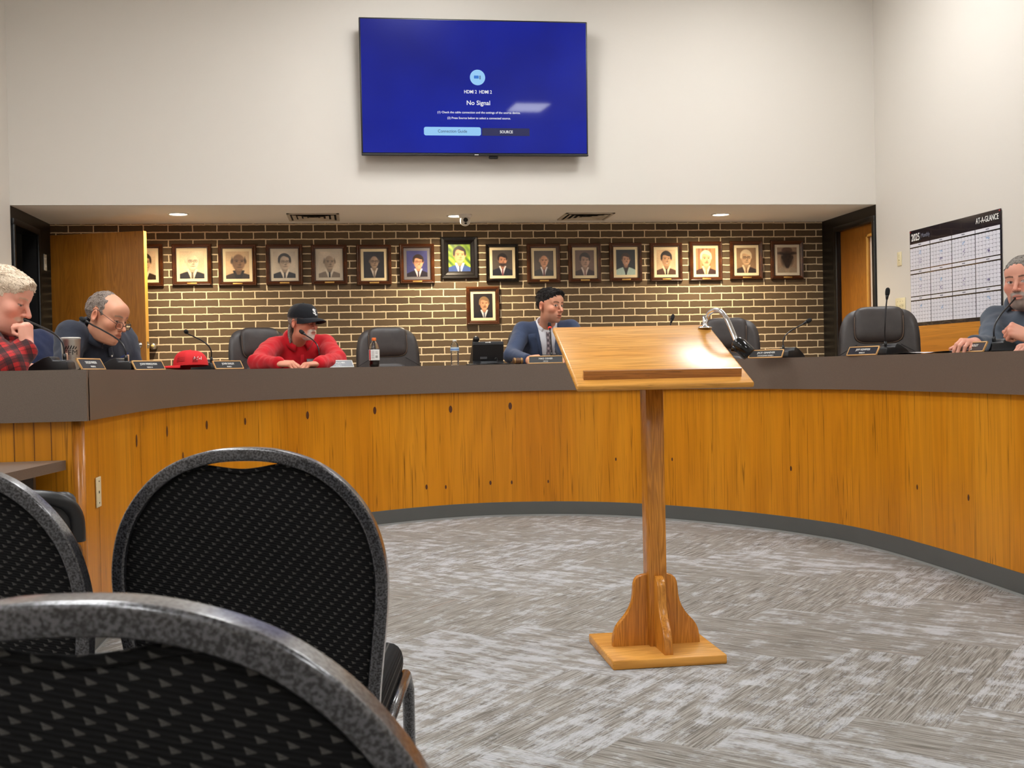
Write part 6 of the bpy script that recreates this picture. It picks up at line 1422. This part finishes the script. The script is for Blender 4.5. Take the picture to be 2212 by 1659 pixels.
    cf = n.cf; J = n.J; b = MB(); pl = []; hN = float((J['neck']-J['pel'])@n.u)
    srf = lambda h_, s_, off: n.on_surf(J['pel']+n.u*h_+n.s*(((J['neck']-J['pel'])@n.s)+s_)+n.f*.45, -n.f, cf, off)
    for i in range(8): pl.append(tuple(srf(hN-.03-.022*i, 0, .010)))
    b.tube(pl, [(.016, .0025)]*len(pl), 8, flat=Vector(n.s)); b.build('button_placket', navy, sh)
    for h_ in (.075, .145): b = MB(); b.ball(srf(hN-h_, 0, .013), .0055, 10); b.build('button', MT['white_plastic'], sh)
    tee = cloth_mat('white_undershirt', srgb(226, 224, 222)); b = MB(); b.ball(n.J['neck']+n.f*.062+n.u*(.004), (.05, .035, .03), 16, 0, Matrix(n.Rm.tolist())); b.build('undershirt', tee, n.root)
    e1, e2, e3 = plain('pink_thread', srgb(226, 134, 150), .8), plain('white_thread_badge', srgb(230, 230, 232), .8), plain('blue_thread', srgb(44, 58, 116), .8)
    def patch(mat, s0, s1, h0, h1, off, nm, skew=0):
        rows = [[tuple(srf(hN-(h0+(h1-h0)*i/3), s0+(s1-s0)*k/5+skew*i/3, off)) for k in range(6)] for i in range(4)]; b = MB(); b.grid(rows, 0, True); b.build(nm, mat, sh)
    patch(e3, .055, .125, .092, .100, .012, 'chest_emblem'); patch(e2, .060, .088, .108, .122, .0125, 'chest_emblem', .012); patch(e1, .066, .118, .124, .146, .0125, 'chest_emblem'); patch(e2, .060, .135, .147, .151, .013, 'chest_emblem')
    patch(plain('grey_thread', srgb(112, 116, 128), .8), -.115, -.055, .135, .139, .012, 'stitched_name'); patch(plain('grey_thread2', srgb(112, 116, 128), .8), -.098, -.068, .146, .150, .012, 'stitched_name')
    n.trousers(dark_tr)
    def kn(ax, y, z, x):
        side = np.minimum(np.minimum(.022-y-.9*np.clip(.01-z, 0, .1), z-.004+1.2*np.clip(-.03-y, 0, .1)), np.hypot(y+.014, (z+.004)/1.35)-.028); side = np.minimum(side, .088-z+.3*np.clip(-y-.02, 0, .2)*3)
        return np.maximum(np.maximum(side, np.minimum(-.035-y, z+.06)), np.minimum(np.minimum(-.0-y, z-.05), .2+y))
    n.hair(hair_mat('brown_grey_hair', srgb(98, 84, 76), srgb(160, 146, 136)), kn, lambda x, y, z: .006+.004*np.clip((.06-z)/.05, 0, 1), 8, .003, 400, .020, .12, (0, -.6, -.6), .0018, -.06)
    n.glasses(plain('dark_wire', srgb(48, 38, 34), .3, .5), w=.025, h=.017, z=-.016, y=.113, ex=3.2, temple=.030, wire=.0014)
    # navy jacket over the back of his chair
    ch = seat_for(np.array(n.o)-n.f*.10, 0, 'chair of the man in the navy polo, its back covered by a navy jacket', facing(n.f)); ch.scale = (1, 1, .90)
    nj = cloth_mat('navy_jacket', srgb(28, 36, 66), .85)
    t = thing('jacket', 'navy jacket draped over a chair back behind the man in the navy polo', 'jacket', ch.location, ch.rotation_euler.z)
    def fj(P):
        q = P-A_(0, -.36, .99-PLAT+.0); Rm = np.array([[1, 0, 0], [0, math.cos(.15), math.sin(.15)], [0, -math.sin(.15), math.cos(.15)]])
        return ell(P, (0, -.30, .92), (.31, .105, .33)) if False else np.maximum(smin(ell(P, (0, -.305, .80), (.31, .135, .33)), smin(ell(P, (-.22, -.29, .86), (.10, .10, .20)), ell(P, (.22, -.29, .86), (.10, .10, .20)), .05), .06), .48-P[:, 2])
    V, F = surfnet(fj, (-.45, -.5, .4), (.45, 0, 1.4), .011); V = V+grad_n(fj, V)*(.010*vnoise(V, 8, 3)+.006*vnoise(V, 19, 5))[:, None]; np_mesh('drape', V, F, nj, t)

    # --- man in the plaid shirt at the left edge
    a = Person('person in a red plaid shirt with short white hair, fist at the mouth', dict(
        skin=srgb(232, 168, 146), brow=srgb(206, 168, 144), gaze=(.003, -.003), lid=.75, iris=srgb(70, 76, 84), hs=1.08, chub=.5, tache=srgb(214, 176, 154), fat=1.15, cuff=-.02,
        head=P3(7, 645, 4.72), hrot=(66, 20, 2), front=(1, -.35, 0), pelvis=P3(-60, 800, 4.98, SEAT_Z),
        joints=dict(neck=P3(-18, 712, 4.84), shR=P3(-40, 742, 4.66), shL=P3(-30, 730, 5.06), elR=P3(20, 788, 4.56), wrR=P3(58, 752, 4.62), elL=P3(-10, 797, 5.0, 1.10), wrL=P3(30, 797, 5.0, 1.10)),
        hands={'R': (FIST, (-.05, .12, 1), (.95, -.25, .2), 1), 'L': (CURVED, (.8, -.6, -.05), (0, 0, 1), -1)}, handk=1.06))
    pm = plaid_mat('red_plaid_flannel'); sh = a.cloth('flannel_shirt', pm, .016, .010, seed=9, h=.008); a.collar(pm, .080, .030, .028, .028, .018, 50, sh, lift=.02)
    b = MB(); b.ball(a.J['neck']+a.f*.06-a.u*.01, (.05, .04, .03), 16, 0, Matrix(a.Rm.tolist())); b.build('undershirt', cloth_mat('black_tee', srgb(18, 18, 20)), a.root)
    a.trousers(dark_tr)
    a.hair(hair_mat('white_blond_hair', srgb(206, 182, 156), srgb(244, 226, 204)), keep_short(.066, .030, .012, -.06), lambda x, y, z: .005+.007*np.clip((z-.03)/.06, 0, 1)+.004*np.clip((y-.02)/.05, 0, 1)*np.clip((z-.05)/.04, 0, 1), 11, .004, 700, .014, .35, (.1, .8, -.3), .0018, 0.0)
    seat_for(np.array(a.o)-a.f*.06, 0, 'brown leather chair under the plaid shirted man, outside the left edge', facing(a.f))

    # --- bearded man at the right edge
    e = Person('person in a grey zip neck pullover with grey goatee, cut by the right edge', dict(
        skin=srgb(218, 156, 134), brow=srgb(60, 48, 42), goatee=srgb(134, 120, 112), tache=srgb(158, 144, 136), stubble=srgb(186, 142, 124), gaze=(-.005, 0), lid=.2, iris=srgb(60, 46, 38), hs=1.09, chub=.7, fat=1.15, cuff=-.02,
        head=P3(2212, 608, 5.72), hrot=(-20, 4, -2), front=(-.75, -.6, 0), pelvis=P3(2245, 800, 6.0, SEAT_Z),
        joints=dict(neck=P3(2218, 676, 5.84), shR=P3(2155, 694, 5.92), shL=P3(2290, 704, 5.62), elR=P3(2136, 752, 5.66), wrR=P3(2108, 741, 5.44), elL=P3(2300, 760, 5.40), wrL=P3(2240, 748, 5.24)),
        hands={'R': (CURVED, (-.80, -.55, .08), (-.2, -.35, .9), 1), 'L': (CURVED, (-.9, -.2, 0), (0, 0, 1), -1)}))
    gy = cloth_mat('grey_pullover', srgb(74, 82, 94), .9, 600); sh = e.cloth('pullover', gy, .012, .010, seed=13, h=.008); e.collar(gy, .078, .044, .012, .014, .01, 50, sh, lift=.02); e.trousers(dark_tr)
    J = e.J; cf = e.cf; hN = float((J['neck']-J['pel'])@e.u); pl = [tuple(e.on_surf(J['pel']+e.u*(hN-.02-.02*i)+e.s*((J['neck']-J['pel'])@e.s)+e.f*.45, -e.f, cf, .008)) for i in range(9)]
    b = MB(); b.tube(pl, [(.005, .002)]*len(pl), 8, flat=Vector(e.s)); b.build('zip', MT['black_plastic'], sh)
    b = MB(); b.ball(e.J['neck']+e.f*.055+e.u*.0, (.05, .035, .03), 16, 0, Matrix(e.Rm.tolist())); b.build('undershirt', cloth_mat('black_undershirt', srgb(20, 20, 24)), e.root)
    e.hair(hair_mat('salt_hair', srgb(96, 90, 84), srgb(158, 150, 142)), keep_short(.081, .026, .010, -.06), .006, 14, .002, 600, .015, .25, (.6, .5, -.1), .0018, .0)
    seat_for(np.array(e.o)-e.f*.06, 0, 'brown leather chair under the bearded man, outside the right edge', facing(e.f))
    # --- neighbour of whom only a hand and olive cuff reach into the photo
    g = Person('person of whom only a hand and an olive sleeve show, right edge', dict(
        skin=srgb(214, 152, 128), hs=1.05, head=P3(2500, 560, 4.9), hrot=(-50, 5, 0), front=(-1, -.2, 0), pelvis=P3(2560, 800, 5.0, SEAT_Z), cuff=.0,
        joints=dict(neck=P3(2510, 640, 4.95), shR=P3(2440, 690, 5.15), shL=P3(2560, 690, 4.75), elR=P3(2300, 775, 5.12), wrR=P3(2226, 728, 5.05), elL=P3(2420, 775, 4.7), wrL=P3(2330, 770, 4.7)),
        hands={'R': (FIST, (-.75, .25, .35), (-.15, -.75, .6), 1), 'L': (CURVED, (-.9, .2, 0), (0, 0, 1), -1)}))
    g.cloth('sleeved_shirt', cloth_mat('olive_shirt', srgb(74, 74, 52)), .010, .008, seed=17, h=.010); g.trousers(dark_tr)
    g.hair(hair_mat('brown_hair', srgb(60, 46, 38), srgb(96, 80, 68)), keep_short(), .009, 3, .003)
people()
for o in list(bpy.data.objects):                          # tidy: nothing left unlinked
    if not o.users_collection: bpy.data.objects.remove(o)
